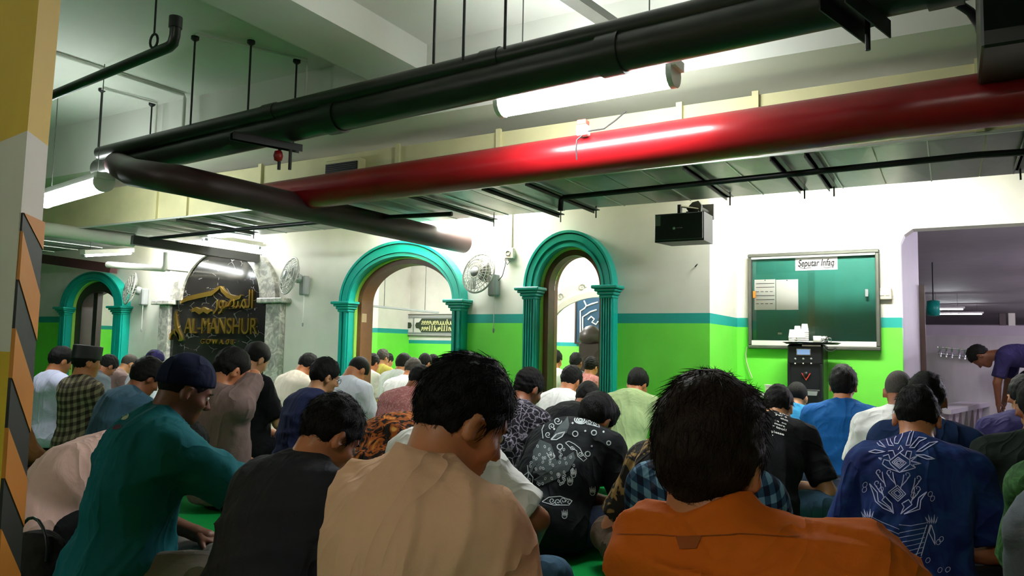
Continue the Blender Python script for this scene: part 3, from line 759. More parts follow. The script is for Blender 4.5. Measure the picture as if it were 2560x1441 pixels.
# ---- loudspeaker
def speaker():
    Y = YW - .55
    a, b = at_y(1637, 610, Y), at_y(1763, 524, Y); dpt = .26
    c = Vector(((a.x + b.x) / 2, Y, (a.z + b.z) / 2)); t = thing('loudspeaker', 'black wall loudspeaker on a bracket over the fluted arch', 'speaker', c)
    zt = at_y(1640, 537, Y).z; x0, x1, z0, z1 = a.x, at_y(1760, 600, Y).x, a.z + .01, zt
    print('speaker', x1 - x0, z1 - z0)
    mb = MB(); m = .04
    # cabinet tapers a little to the back
    mb.add([(x0, Y, z0), (x1, Y, z0), (x1, Y, z1), (x0, Y, z1), (x0 + .06, Y + dpt, z0 + .0), (x1 + .0, Y + dpt, z0), (x1, Y + dpt, z1), (x0 + .06, Y + dpt, z1)],
           [(0, 1, 2, 3), (7, 6, 5, 4), (0, 4, 5, 1), (1, 5, 6, 2), (2, 6, 7, 3), (3, 7, 4, 0)]); mb.build('cabinet', 'speaker_black', t)
    MB().bbox((x0 + .004, Y - .02, z0 + .012), (x1 - .004, Y - .001, z1 - .004), .006).build('grille_cloth', 'speaker_black', t)
    MB().box((x0 + .012, Y - .024, z1 - .1), (x0 + .055, Y - .02, z1 - .015)).build('sticker', 'grey', t)
    lx, lz = x0 + .17, (z0 + z1) / 2 - .01
    MB().lathe([(0, -.006), (.012, -.005), (.012, 0)], (lx, Y - .02, lz), (0, 1, 0), 14).build('badge', 'chrome', t)
    MB().box((lx + .02, Y - .023, lz - .002), (lx + .07, Y - .02, lz + .004)).build('badge_bar', 'chrome', t)
    xm = (x0 + x1) / 2 + .02
    mb = MB(); mb.box((xm - .05, Y + .05, z1), (xm - .025, Y + .1, z1 + .08)); mb.box((xm + .02, Y + .06, z1), (xm + .12, Y + .2, z1 + .02)); mb.build('bracket_foot', 'blackm', t)
    pr = [(xm + .03, z1 + .02), (xm + .13, z1 + .02), (xm + .135, z1 + .07), (xm + .11, z1 + .11), (xm + .06, z1 + .1), (xm + .01, z1 + .05)]
    MB().prism(pr, Y + .1, Y + .14).build('bracket_arm', 'blackm', t)
    MB().tube([(xm + .08, Y + .12, z1 + .07), (xm + .06, YW, z1 + .09)], .02, 10).build('bracket_tube', 'blackm', t)
    MB().bbox((xm + .0, YW - .015, z1 + .02), (xm + .12, YW, z1 + .16), .004).build('wall_plate', 'blackm', t)
    MB().tube([(xm - .04, Y + .075, z1 + .07), (xm + .12, Y + .11, z1 + .04)], .009, 8).build('bolt', 'chrome', t)
speaker()
n0 = at_y(1738, 667, YW)
tag(MB().tube([n0, n0 + Vector((.03, -.04, .015))], .006, 6).build('nail', 'ink', None, n0), 'small nail in the white wall under the speaker', 'nail')

# ---- notice board
def board():
    Y = YB - .075
    x0, x1 = at_y(1869, 750, Y).x, at_y(2200, 750, Y).x; z0, z1 = at_y(1870, 872, Y).z, at_y(1870, 636, Y).z
    print('board', x1 - x0, z1 - z0)
    t = thing('notice_board', 'green notice board in a grey frame with papers behind glass', 'notice board', ((x0 + x1) / 2, YB, z0)); fw = .035
    for nm, lo, hi in (('frame_rail', (x0, z0), (x1, z0 + fw)), ('frame_rail', (x0, z1 - fw), (x1, z1)), ('frame_stile', (x0, z0 + fw), (x0 + fw, z1 - fw)), ('frame_stile', (x1 - fw, z0 + fw), (x1, z1 - fw))):
        MB().bbox((lo[0], Y, lo[1]), (hi[0], YB, hi[1]), .008).build(nm, 'steel', t)
    MB().box((x0 + fw, Y + .045, z0 + fw), (x1 - fw, YB, z1 - fw)).build('felt', 'felt', t)
    MB().box((x0 + fw, Y + .005, z0 + fw), (x1 - fw, Y + .04, z0 + fw + .045)).build('bottom_track', 'white', t)
    MB().box((x0 + fw, Y + .005, z1 - fw - .016), (x1 - fw, Y + .04, z1 - fw)).build('top_track', 'white', t)
    xm = (x0 + x1) / 2
    MB().box((x0 + fw, Y + .014, z0 + fw + .045), (xm + .03, Y + .018, z1 - fw - .016)).build('sliding_pane', 'glass', t)
    MB().box((xm - .03, Y + .024, z0 + fw + .045), (x1 - fw, Y + .028, z1 - fw - .016)).build('sliding_pane', 'glass', t)
    for px, py, m_ in ((1886, 737, 'orange'), (2167, 733, 'grey')):
        q = at_y(px, py, Y + .01); MB().bbox((q.x - .013, Y - .002, q.z - .034), (q.x + .013, Y + .012, q.z + .034), .003).build('pane_handle', m_, t)['label'] = 'orange pane grip' if m_ == 'orange' else 'grey pane grip'
    yp = Y + .043
    def sheet(nm, label, a, b, cat='paper'):
        p, q = at_y(*a, yp), at_y(*b, yp); o = thing(nm, label, cat, p)
        MB().box((p.x, yp - .001, q.z), (q.x, yp + .001, p.z)).build('sheet', 'paper', o); return o, p, q
    def lines(o, rows, px0, px1, dash=False):
        for py, ds in rows:
            p, q = at_y(px0, py, yp - .002), at_y(px1, py, yp - .002); n = 4 if ds else 1
            mb = MB()
            for k in range(n):
                xa_ = p.x + (q.x - p.x) * k / n; xb_ = xa_ + (q.x - p.x) / n * (.65 if ds else 1)
                mb.box((xa_, yp - .0025, p.z - .0025), (xb_, yp - .001, p.z + .0025))
            mb.build('text_line', 'ink', o)
    o, p, q = sheet('notice_sheet', 'white notice sheet with rows of small print, left on the board', (1886, 700), (1939, 775))
    lines(o, [(710, 0), (719, 0), (730, 1), (740, 0), (750, 0), (760, 1)], 1890, 1936)
    for k in (0,): MB().lathe([(0, -.006), (.005, -.004), (.005, 0)], (p.x + .1, yp - .002, p.z - .008), (0, 1, 0), 8).build('pin', 'ink', o)
    o, p, q = sheet('notice_sheet', 'blank white notice sheet beside the printed one on the board', (1940, 700), (1996, 775))
    MB().lathe([(0, -.006), (.005, -.004), (.005, 0)], (p.x + .1, yp - .002, p.z - .008), (0, 1, 0), 8).build('pin', 'ink', o)
    o, p, q = sheet('title_card', 'white card with calligraphic title at the top of the board', (1988, 646), (2094, 674))
    cu = bpy.data.curves.new('title', 'FONT'); cu.body = 'Seputar Infaq'; cu.shear = .25; cu.offset = .018; ob = bpy.data.objects.new('title', cu); COL.objects.link(ob); bpy.context.view_layer.update()
    me = bpy.data.meshes.new_from_object(ob.evaluated_get(bpy.context.evaluated_depsgraph_get())); bpy.data.objects.remove(ob)
    xs_ = [v.co.x for v in me.vertices]; ys_ = [v.co.y for v in me.vertices]; W_ = (q.x - p.x) * .86; s_ = W_ / (max(xs_) - min(xs_)); hs = (p.z - q.z) * .72 / (max(ys_) - min(ys_))
    for v in me.vertices: v.co = Vector((p.x + .025 + (v.co.x - min(xs_)) * s_, yp - .003, q.z + .016 + (v.co.y - min(ys_)) * hs))
    me.materials.clear(); me.materials.append(M['ink']); ob = bpy.data.objects.new('title_lettering', me); COL.objects.link(ob); ob.parent = o; ob.location = -o.location
    mb = MB(); zz = q.z + .03
    mb.tube([(p.x + .03, yp - .003, zz + .015), (p.x + .05, yp - .003, zz - .005), (p.x + .09, yp - .003, zz - .012), (p.x + .14, yp - .003, zz - .004)], .002, 5)
    mb.tube([(q.x - .12, yp - .003, zz - .004), (q.x - .09, yp - .003, zz - .014), (q.x - .04, yp - .003, zz), (q.x - .015, yp - .003, zz + .03), (q.x - .03, yp - .003, zz + .045)], .002, 5)
    mb.build('title_flourish', 'ink', o)
    ch = at_y(1945, 835, Y + .03)
    tag(MB().lathe([(0, 0), (.012, 0), (.01, .03), (.006, .035), (0, .035)], ch, (1, 0, .05), 8).build('chalk', 'white', None, ch), 'short white chalk stub at the lower left of the board', 'chalk')
    return Y
board()

# ---- water dispenser with its tray of cups
def dispenser():
    Y = YB - .42
    x0, x1 = at_y(1967, 900, Y).x, at_y(2057, 900, Y).x; zt = at_y(2000, 861, Y).z; zb = .02; cx = (x0 + x1) / 2
    print('dispenser', x1 - x0, zt)
    t = thing('water_dispenser', 'tall black floor-standing water dispenser below the notice board', 'water dispenser', (cx, Y, 0))
    d = .33
    mb = MB(); mb.bbox((x0, Y + .02, zb), (x1, Y + d, zt), .015); mb.build('housing', 'black', t)
    zc = at_y(2000, 910, Y).z; zr = at_y(2000, 965, Y).z
    MB().bbox((x0 + .004, Y, zc), (x1 - .004, Y + .03, zt - .01), .01).build('control_panel', 'black', t)
    for xa_, xb_ in ((x0 + .004, x0 + .025), (x1 - .025, x1 - .004)): MB().bbox((xa_, Y, zr - .1), (xb_, Y + .03, zc), .004).build('side_cheek', 'black', t)
    MB().bbox((x0 + .004, Y + .004, .06), (x1 - .004, Y + .03, zr - .03), .008).build('lower_door', 'black', t)
    sx0, sz0 = at_y(1993, 887, Y).x, at_y(2000, 887, Y).z; sx1, sz1 = at_y(2025, 874, Y).x, at_y(2000, 874, Y).z
    MB().bbox((sx0, Y - .006, sz0), (sx1, Y, sz1), .004).build('display', 'screen', t)
    MB().ring([(sx0 - .006, sz0 - .006), (sx1 + .006, sz0 - .006), (sx1 + .006, sz1 + .006), (sx0 - .006, sz1 + .006), (sx0 - .006, sz0 - .006)], [(sx0, sz0), (sx1, sz0), (sx1, sz1), (sx0, sz1), (sx0, sz0)], Y - .008, Y).build('display_frame', 'chrome', t)
    for px in (1988, 2008, 2028):
        q = at_y(px, 898, Y); MB().lathe([(0, -.008), (.008, -.007), (.01, 0)], (q.x, Y, q.z), (0, 1, 0), 12).build('button', 'grey', t)
        q = at_y(px, 909, Y); MB().box((q.x - .006, Y - .002, q.z - .005), (q.x + .006, Y, q.z + .005)).build('button_mark', 'white', t)
    a_, b_ = at_y(2005, 866, Y), at_y(2052, 861, Y); MB().box((a_.x, Y - .003, a_.z), (b_.x, Y, a_.z + .012)).build('trim_strip', 'chrome', t)
    q = at_y(2015, 942, Y); e = .04
    MB().ring([(q.x - e, q.z + .03), (q.x, q.z - .035), (q.x + e, q.z + .03)], [(q.x - e + .01, q.z + .03), (q.x, q.z - .022), (q.x + e - .01, q.z + .03)], Y + .0, Y + .012).build('tap_guard', 'skinpink', t)
    MB().lathe([(0, -.03), (.02, -.028), (.024, 0), (.024, .02)], (q.x, Y + .02, q.z + .02), (0, 1, 0), 14).build('tap', 'blackm', t)
    a_, b_ = at_y(2010, 978, Y), at_y(2045, 990, Y)
    MB().prism([(a_.x, a_.z), (b_.x, a_.z), (b_.x - .008, b_.z), (a_.x + .008, b_.z)], Y - .02, Y + .02).build('drip_tray', 'grey', t)
    # tray and stacked cups on top
    tr = thing('tray', 'dark flat tray on top of the water dispenser', 'tray', (cx + .03, Y + .12, zt + .001))
    MB().add([(x0 - .0, Y - .02, zt + .002), (x1 + .09, Y - .02, zt + .002), (x1 + .09, Y + .26, zt + .002), (x0, Y + .26, zt + .002),
              (x0 - .03, Y - .05, zt + .018), (x1 + .12, Y - .05, zt + .018), (x1 + .12, Y + .29, zt + .018), (x0 - .03, Y + .29, zt + .018)],
             [(0, 1, 2, 3), (0, 1, 5, 4), (1, 2, 6, 5), (2, 3, 7, 6), (3, 0, 4, 7)]).build('tray_dish', 'blackm', tr)
    def stack(px, n, yo, label):
        q = at_y(px, 850, Y + yo)
        zb_ = zt + .004
        for k in range(n):
            z = zb_ + k * .017
            o = MB().lathe([(0, .075), (.022, .075), (.024, .073), (.034, .003), (.036, .0), (.033, .002), (.021, .07)], (q.x, Y + yo, z), seg=16).build('paper_cup', 'paper', None, (q.x, Y + yo, z))
            tag(o, ('lowest', 'second lowest', 'third from the bottom', 'fourth from the bottom', 'fifth from the bottom', 'sixth from the bottom', 'seventh from the bottom')[k] + ' white cup in the ' + label, 'cup', 'stacked cups on the dispenser')
    stack(1981, 4, .04, 'left stack on the dispenser tray')
    stack(1994, 6, .1, 'second stack from the left on the tray')
    stack(2012, 7, .05, 'tallest stack on the dispenser tray')
    stack(2002, 4, .0, 'front stack on the dispenser tray')
    for px, yo, l in ((2043, .03, 'white mug right of the cup stacks on the tray'), (2061, .06, 'steel mug at the right end of the tray')):
        q = at_y(px, 850, Y + yo); o = thing('mug', l, 'mug', (q.x, Y + yo, zt + .004)); m_ = 'paper' if 'white' in l else 'chrome'
        MB().lathe([(0, 0), (.032, 0), (.034, .07), (.031, .07), (.029, .004), (0, .004)], (q.x, Y + yo, zt + .004), seg=16).build('mug_body', m_, o)
        MB().tube([(q.x + .032, Y + yo, zt + .06), (q.x + .055, Y + yo, zt + .055), (q.x + .055, Y + yo, zt + .025), (q.x + .032, Y + yo, zt + .02)], .004, 6).build('mug_handle', m_, o)
    wire([(x1 + .01, Y + .05, zt - .01), (x1 + .03, Y + .02, zt - .05), (x1 + .07, Y + .02, zt - .06), (x1 + .1, Y + .06, zt - .03)], 'loop of grey cable at the dispenser top', .006, 'grey')
dispenser()
wire([at_y(px, py, YB - .03) for px, py in ((1868, 868), (1864, 885), (1866, 905), (1872, 925), (1880, 945))], 'cream cable hanging below the notice board', .006, 'offwhite')
q = at_y(1921, 962, YB - .5)
tb = thing('side_table', 'small white table behind the seated men left of the dispenser', 'table', (q.x, q.y, 0))
MB().bbox((q.x - .12, q.y - .12, .56), (q.x + .12, q.y + .12, .59), .006).build('table_top', 'white', tb)
for a_ in (-1, 1):
    for b_ in (-1, 1): MB().tube([(q.x + a_ * .1, q.y + b_ * .1, 0), (q.x + a_ * .1, q.y + b_ * .1, .56)], .01, 8).build('leg', 'grey', tb)
zz = .592
o = MB().lathe([(0, 0), (.022, 0), (.024, .002), (.034, .075), (.036, .078), (.033, .078), (.022, .004), (0, .004)], (q.x, q.y, zz), seg=18).build('paper_cup', 'paper', None, (q.x, q.y, zz))
tag(o, 'single white paper cup standing upright left of the dispenser', 'cup')
# ================================================================== what shows through the arches
def far_room():
    yw = 12.6
    # calligraphy frieze
    a, b = at_y(944, 788, yw - .03), at_y(1128, 841, yw - .03)
    t = thing('calligraphy_frieze', 'white framed frieze with two gold calligraphy panels on dark green', 'wall panel', ((a.x + b.x) / 2, yw, b.z))
    x0, x1, z0, z1 = a.x, b.x + .6, b.z, a.z; yp = yw - .03
    MB().box((x0, yp, z0), (x1, yw, z1)).build('backing', 'white', t)
    for zz in (z0, z1): MB().box((x0, yp - .02, zz - .012), (x1, yp, zz + .012)).build('border_rail', 'steel', t)
    for zz in (z0 + .05, z1 - .05): MB().box((x0, yp - .012, zz - .02), (x1, yp, zz + .02)).build('border_band', 'grey', t)
    xm = at_y(1034, 815, yp).x; MB().box((xm - .012, yp - .012, z0 + .06), (xm + .012, yp, z1 - .06)).build('divider', 'grey', t)
    za, zb = at_y(1000, 831, yp).z, at_y(1000, 797, yp).z; zm = (za + zb) / 2; hh = (zb - za) / 2
    rnd = random.Random(3)
    M['panel_green'] = basic('panel_green', '#2c3a26', .6); M['panel_gold'] = basic('panel_gold', '#d8d69a', .5)
    for (xa_, xb_, sg) in ((x0, at_y(1014, 815, yp).x, 1), (at_y(1055, 815, yp).x, x1, -1)):
        e = xb_ if sg > 0 else xa_; tip = .16 * sg
        poly = [(xa_, za), (xb_, za)] if sg > 0 else [(xb_, zb), (xa_, zb)]
        nose = [(e + tip * .2, zm - hh * .7), (e + tip * .4, zm - hh * .45), (e + tip * .85, zm - hh * .4), (e + tip, zm), (e + tip * .85, zm + hh * .4), (e + tip * .4, zm + hh * .45), (e + tip * .2, zm + hh * .7)]
        poly = ([(xa_, za), (xb_, za)] + nose + [(xb_, zb), (xa_, zb)]) if sg > 0 else ([(xb_, zb), (xa_, zb)] + nose[::-1] + [(xa_, za), (xb_, za)])
        p = MB().prism(poly, yp - .02, yp).build('calligraphy_panel', 'panel_green', t)
        g = MB(); n = 13 if sg > 0 else 22
        for i in range(n):
            cx_ = xa_ + (xb_ - xa_) * (i + .5) / n
            for row in (0, 1):
                cz = zm + hh * (.45 if row else -.42); w = (xb_ - xa_) / n * .75; k = rnd.random(); y_ = yp - .026
                if k < .33: pts = [(cx_ + w * .1, cz + hh * .42), (cx_ + w * .05, cz - hh * .1), (cx_ - w * .15, cz - hh * .38)]
                elif k < .66: pts = [(cx_ + w * .7, cz + hh * .15), (cx_ + w * .55, cz - hh * .25), (cx_, cz - hh * .36), (cx_ - w * .6, cz - hh * .2), (cx_ - w * .7, cz + hh * .1)]
                else: pts = [(cx_ + w * .6, cz - hh * .1), (cx_ + w * .2, cz + hh * .2), (cx_ - w * .25, cz + hh * .12), (cx_ - w * .05, cz - hh * .12), (cx_ - w * .6, cz - hh * .3)]
                g.tube([(u, y_, v) for u, v in pts], [.012] * len(pts), 5)
                if rnd.random() < .6: g.tube([(cx_ + w * .3, y_, cz - hh * .36), (cx_ + w * .3, y_, cz - hh * .28)], .012, 5)
        o = g.build('gold_script', 'panel_gold', t)
    # ducts and pipes under the inner ceiling
    for i, (pa, pb, z, r, l) in enumerate((((930, 715), (1150, 708), 2.75, .05, 'white pipe below the inner ceiling, upper one'), ((940, 741), (1150, 733), 2.5, .07, 'white pipe below the inner ceiling, middle one'), ((1368, 660), (1500, 690), 2.7, .16, 'thick white pipe seen through the narrow arch'), ((1360, 712), (1510, 708), 2.5, .08, 'white pipe seen through the narrow arch, below the thick one'))):
        p, q = at_z(*pa, z), at_z(*pb, z)
        if (p - q).length > 9: d = (q - p).normalized(); q = p + d * 6
        p.y = min(p.y, 12.2); q.y = min(q.y, 12.2)
        t = pipe('ceiling_pipe', l, [p, q], r, 'whitepipe')
        for f in (.25, .75):
            h = p + (q - p) * f; MB().tube([h, (h.x, h.y, 2.95)], .006, 5).build('pipe_hanger', 'steel', t)
    a, b = at_y(925, 765, 9.5), at_y(1095, 782, 10.5)
    tag(MB().beam(a, b, .1, .03).build('cable_ladder', 'grey', None, a), 'thin grey cable ladder sloping in the inner room', 'cable tray')
    cl_ = bpy.data.objects['cable_ladder']
    for f in (.2, .8):
        h = a + (b - a) * f; rd = MB().tube([h, (h.x, h.y, 2.95)], .006, 5).build('hanging_rod', 'steel', None, h); rd.parent = cl_; rd.location = h - a
    # mihrab arch and ornament panel through the narrow arch
    ym = 9.6
    cl, cr = at_y(1352, 880, ym).x, at_y(1352, 880, ym).x + 3.0
    zs, zt = at_y(1372, 800, ym).z - .25, at_y(1480, 735, ym).z
    t = thing('inner_arch', 'white carved arch inside the inner room', 'archway', (cl, ym, 0))
    cxm = at_y(1500, 800, ym).x; rx = cxm - at_y(1362, 790, ym).x
    MB().ring(arc(cxm, zs, rx + .25, zt - zs + .2, 30), arc(cxm, zs, rx, zt - zs, 30), ym, ym + .15).build('arch_band', 'white', t)
    MB().ring(arc(cxm, zs, rx + .03, zt - zs + .03, 30), arc(cxm, zs, rx - .05, zt - zs - .05, 30), ym - .04, ym).build('arch_bead', 'whitepipe', t)
    MB().bbox((cxm - rx - .25, ym, 0), (cxm - rx, ym + .15, zs), .01).build('arch_leg', 'white', t); MB().bbox((cxm + rx, ym, 0), (cxm + rx + .25, ym + .15, zs), .01).build('arch_leg', 'white', t)
    for k in range(5):
        u = R(150 - 22 * k); c = Vector((cxm + (rx + .13) * math.cos(u), ym - .01, zs + (zt - zs + .12) * math.sin(u)))
        MB().tube([c + Vector((.06 * (1 - f) * math.cos(f * 9), 0, .06 * (1 - f) * math.sin(f * 9))) for f in [i / 12 for i in range(12)]], .012, 5).build('carved_scroll', 'whitepipe', t)
    yp = 12.54; a, b = at_y(1441, 856, yp), at_y(1500, 744, yp)
    t = thing('ornament_panel', 'dark blue glass panel with white line ornament seen through the narrow arch', 'wall panel', ((a.x + b.x) / 2, yp, a.z))
    M['navy'] = basic('navy_glass', '#1d3c50', .2)
    MB().box((a.x, yp, a.z), (b.x + .3, yp + .04, b.z)).build('panel_glass', 'navy', t)
    fr = MB(); fr.box((a.x - .03, yp - .02, a.z), (a.x, yp + .04, b.z)); fr.box((a.x - .03, yp - .02, a.z - .03), (b.x + .3, yp + .04, a.z)); fr.build('panel_frame', 'dwood', t)
    g = MB()
    for pix in ([(1451, 835), (1451, 778), (1461, 772), (1466, 765), (1460, 752)], [(1457, 832), (1457, 793), (1468, 786), (1476, 780), (1492, 775)], [(1457, 833), (1475, 833), (1495, 833)], [(1470, 800), (1478, 792), (1486, 798), (1480, 806), (1490, 812), (1496, 804)], [(1468, 765), (1480, 760), (1495, 756)]):
        g.tube([at_y(px, py, yp - .01) for px, py in pix], .014, 6)
    g.build('line_ornament', 'white', t)
    q = at_y(1477, 850, 10.6)
    t = thing('lectern', 'dark carved pulpit with a round top seen through the narrow arch', 'lectern', (q.x, q.y, 0))
    MB().bbox((q.x - .14, q.y - .14, 0), (q.x + .2, q.y + .14, q.z - .05), .02).build('lectern_body', 'dwood', t)
    MB().lathe([(.0, .22), (.08, .2), (.17, .1), (.19, 0), (.12, -.08), (0, -.1)], (q.x, q.y, q.z), seg=12).build('lectern_top', 'dwood', t)
    # lamps of the inner room (their light comes through the arches)
    for i, (x, y, z) in enumerate(((-3.2, 8.6, 2.88), (-6.5, 9.2, 2.88), (-10.5, 8.8, 2.88), (-14, 9, 2.88), (-6, 11.4, 2.88))):
        tube_lamp((x - .6, y, z), (x + .6, y, z), 'ceiling tube lamp of the inner room, ' + ('over the narrow arch', 'behind the wide arch', 'behind the marble sign', 'behind the far left arch', 'before the far wall')[i], 'tube2', True, group='inner room tube lamps')
far_room()

# ---- washroom fittings
def washroom():
    # taps on the wall
    xs_ = [2352, 2366, 2380, 2398, 2412, 2426]
    for i, px in enumerate(xs_):
        q = at_y(px, 878 + i * 1.6, YT)
        t = thing('tap', ('leftmost', 'second', 'third', 'fourth', 'fifth', 'rightmost')[i] + ' chrome wall tap from the left in the washroom row', 'tap', q, 'washroom taps')
        MB().tube([q, q + Vector((0, -.1, 0)), q + Vector((0, -.13, -.02)), q + Vector((0, -.135, -.07))], .013, 8).build('spout', 'chrome', t)
        MB().tube([q + Vector((-.035, -.06, .045)), q + Vector((.035, -.06, .045))], .008, 8).build('tap_handle', 'chrome', t)
        MB().tube([q + Vector((0, -.06, 0)), q + Vector((0, -.06, .045))], .01, 8).build('tap_stem', 'chrome', t)
    a, b = at_y(2345, 884, YT - .03), at_y(2440, 895, YT - .03)
    tag(MB().tube([a, b], .012, 8).build('water_pipe', 'chrome', None, a), 'thin pipe joining the washroom taps', 'pipe')
    # raised step with sawtooth supports
    zs = .43
    p0, p1 = at_z(2384, 1024, zs), at_z(2546, 994, zs)
    d = (p1 - p0).normalized(); p0 = p0 - d * .1; p1 = p1 + d * .9; t = thing('wash_bench', 'white tiled bench on slanted supports in the washroom', 'bench', (p0.x, p0.y, 0))
    nrm = Vector((-d.y, d.x, 0)); nrm = nrm if nrm.y > 0 else -nrm
    q = MB(); vs = [p0, p1, p1 + nrm * .28, p0 + nrm * .28]; q.add(vs + [v - Vector((0, 0, .045)) for v in vs], [(0, 1, 2, 3), (7, 6, 5, 4), (0, 4, 5, 1), (1, 5, 6, 2), (2, 6, 7, 3), (3, 7, 4, 0)]); q.build('bench_top', 'lilac', t)
    L = (p1 - p0).length
    for k in range(6):
        c = p0 + d * (.12 + k * .27) + nrm * .05; z_ = Vector((0, 0, 1))
        if .12 + k * .27 > L - .1: break
        a_ = c + z_ * -.045; q = MB(); A, B, C_ = a_, a_ + d * .2, c - z_ * (zs - .12)
        q.add([A, B, C_, A + nrm * .2, B + nrm * .2, C_ + nrm * .2], [(0, 1, 2), (5, 4, 3), (0, 3, 4, 1), (1, 4, 5, 2), (2, 5, 3, 0)]); q.build('support', 'mauve', t)
    for px, top, bot, m_, l in ((2508, 780, 862, 'maroon', 'brown post behind the bent man'), (2531, 795, 1000, 'whitepipe', 'white column beside the brown post')):
        y_ = 34.0; a = at_y(px, 850, y_)
        tag(MB().bbox((a.x - .11, y_, 0), (a.x + .11, y_ + .2, 2.62), .01).build('post', m_, None, (a.x, y_, 0)), l, 'post')
    a = at_y(2302, 712, 8.3)
    tag(MB().box((a.x - .02, 8.36, .12), (a.x + .03, 8.4, a.z)).build('door_jamb', 'maroon', None, (a.x, 8.36, .12)), 'dark brown upright strip at the end of the passage wall', 'jamb')
    a, b = at_y(2262, 832, 16), at_y(2600, 842, 16)
    tag(MB().beam(a - Vector((3, 0, 0)), b + Vector((4, 0, 0)), .2, .32).build('far_beam', 'mauve', None, a), 'dull beam across the car park behind the washroom', 'beam')
    c = at_z(2388, 788, 2.5)
    c = at_d(2392, 786, 24)
    tube_lamp((c.x - .7, c.y, c.z), (c.x + .7, c.y, c.z), 'distant tube lamp in the car park behind the washroom', 'tube', False)
    c = at_d(2366, 774, 20); tube_lamp((c.x - .4, c.y, c.z), (c.x + .4, c.y, c.z), 'second distant lamp in the car park, further left', 'tube', False)
    c = at_d(2333, 757, 13.5); t = thing('ceiling_speaker', 'teal drum hanging under the car park ceiling', 'drum', c)
    MB().lathe([(0, 0), (.13, 0), (.15, .1), (.13, .2), (0, .2)], c - Vector((.1, 0, .1)), (1, 0, 0), 14).build('drum_body', 'teal', t)
    MB().tube([c, c + Vector((0, 0, max(.05, 2.62 - c.z)))], .012, 6).build('hanger', 'blackm', t)
    # lamp over the washroom itself
    tube_lamp((1.6, 9.3, 2.5), (2.8, 9.3, 2.5), 'washroom tube lamp under the mauve ceiling', 'wtube', False, group='washroom lamps')
    for i, y in enumerate((13, 17.5, 22, 27, 33)): tube_lamp((3.6 + i * .5, y, 1.95), (4.8 + i * .5, y, 1.95), 'added unseen fill lamp of the car park aisle, ' + ('first', 'second', 'third', 'fourth', 'farthest')[i] + ' beyond the washroom', 'aisle_fill', False, group='washroom lamps', slim=True)  # unseen lamps added out of view to brighten the far ceiling
M['wtube'] = emit('lilac_tube', (0.86, 0.8, 1.0, 1), 200)
M['aisle_fill'] = emit('aisle_fill', (0.9, 0.84, 1.0, 1), 700)
washroom()
# ================================================================== people: signed-distance figures turned into surfaces
F = np.float32
def A3(*v): return np.array(v, F)
def rotx(a): c, s = math.cos(a), math.sin(a); return np.array([[1, 0, 0], [0, c, -s], [0, s, c]], F)
def roty(a): c, s = math.cos(a), math.sin(a); return np.array([[c, 0, s], [0, 1, 0], [-s, 0, c]], F)
def rotz(a): c, s = math.cos(a), math.sin(a); return np.array([[c, -s, 0], [s, c, 0], [0, 0, 1]], F)
def ln(v): return np.sqrt((v * v).sum(-1))
def ell(p, c, r, Rm=None):
    q = p - A3(*c)
    if Rm is not None: q = q @ Rm
    r = A3(*r); k0 = ln(q / r); k1 = ln(q / (r * r)) + 1e-9
    return k0 * (k0 - 1) / k1
def cap(p, a, b, ra, rb):
    a, b = A3(*a), A3(*b); ba = b - a; t = np.clip(((p - a) @ ba) / max(float(ba @ ba), 1e-9), 0, 1)
    return ln(p - a - t[:, None] * ba) - (ra + (rb - ra) * t)
def plane(p, c, n):
    n = A3(*n); n = n / np.linalg.norm(n); return (p - A3(*c)) @ n
def smin(a, b, k):
    h = np.clip(0.5 + 0.5 * (b - a) / k, 0, 1); return b + (a - b) * h - k * h * (1 - h)
def smax(a, b, k): return -smin(-a, -b, k)
def folds(p, seed, amp, f=24.0):
    r = np.random.RandomState(seed); out = np.zeros(len(p), F)
    for i in range(5):
        k = r.normal(size=3); k /= np.linalg.norm(k); k2 = r.normal(size=3); k2 /= np.linalg.norm(k2)
        w = p @ (k2 * f * .35).astype(F) + r.uniform(0, 6)
        ph = p @ (k * f * r.uniform(.6, 1.7)).astype(F) + 1.6 * np.sin(w) + r.uniform(0, 6)
        out += (1 - np.abs(np.sin(ph))) ** 2 * (1 + np.sin(w * .7)) * .5
    return (out / 5 - .22) * amp * 3.0

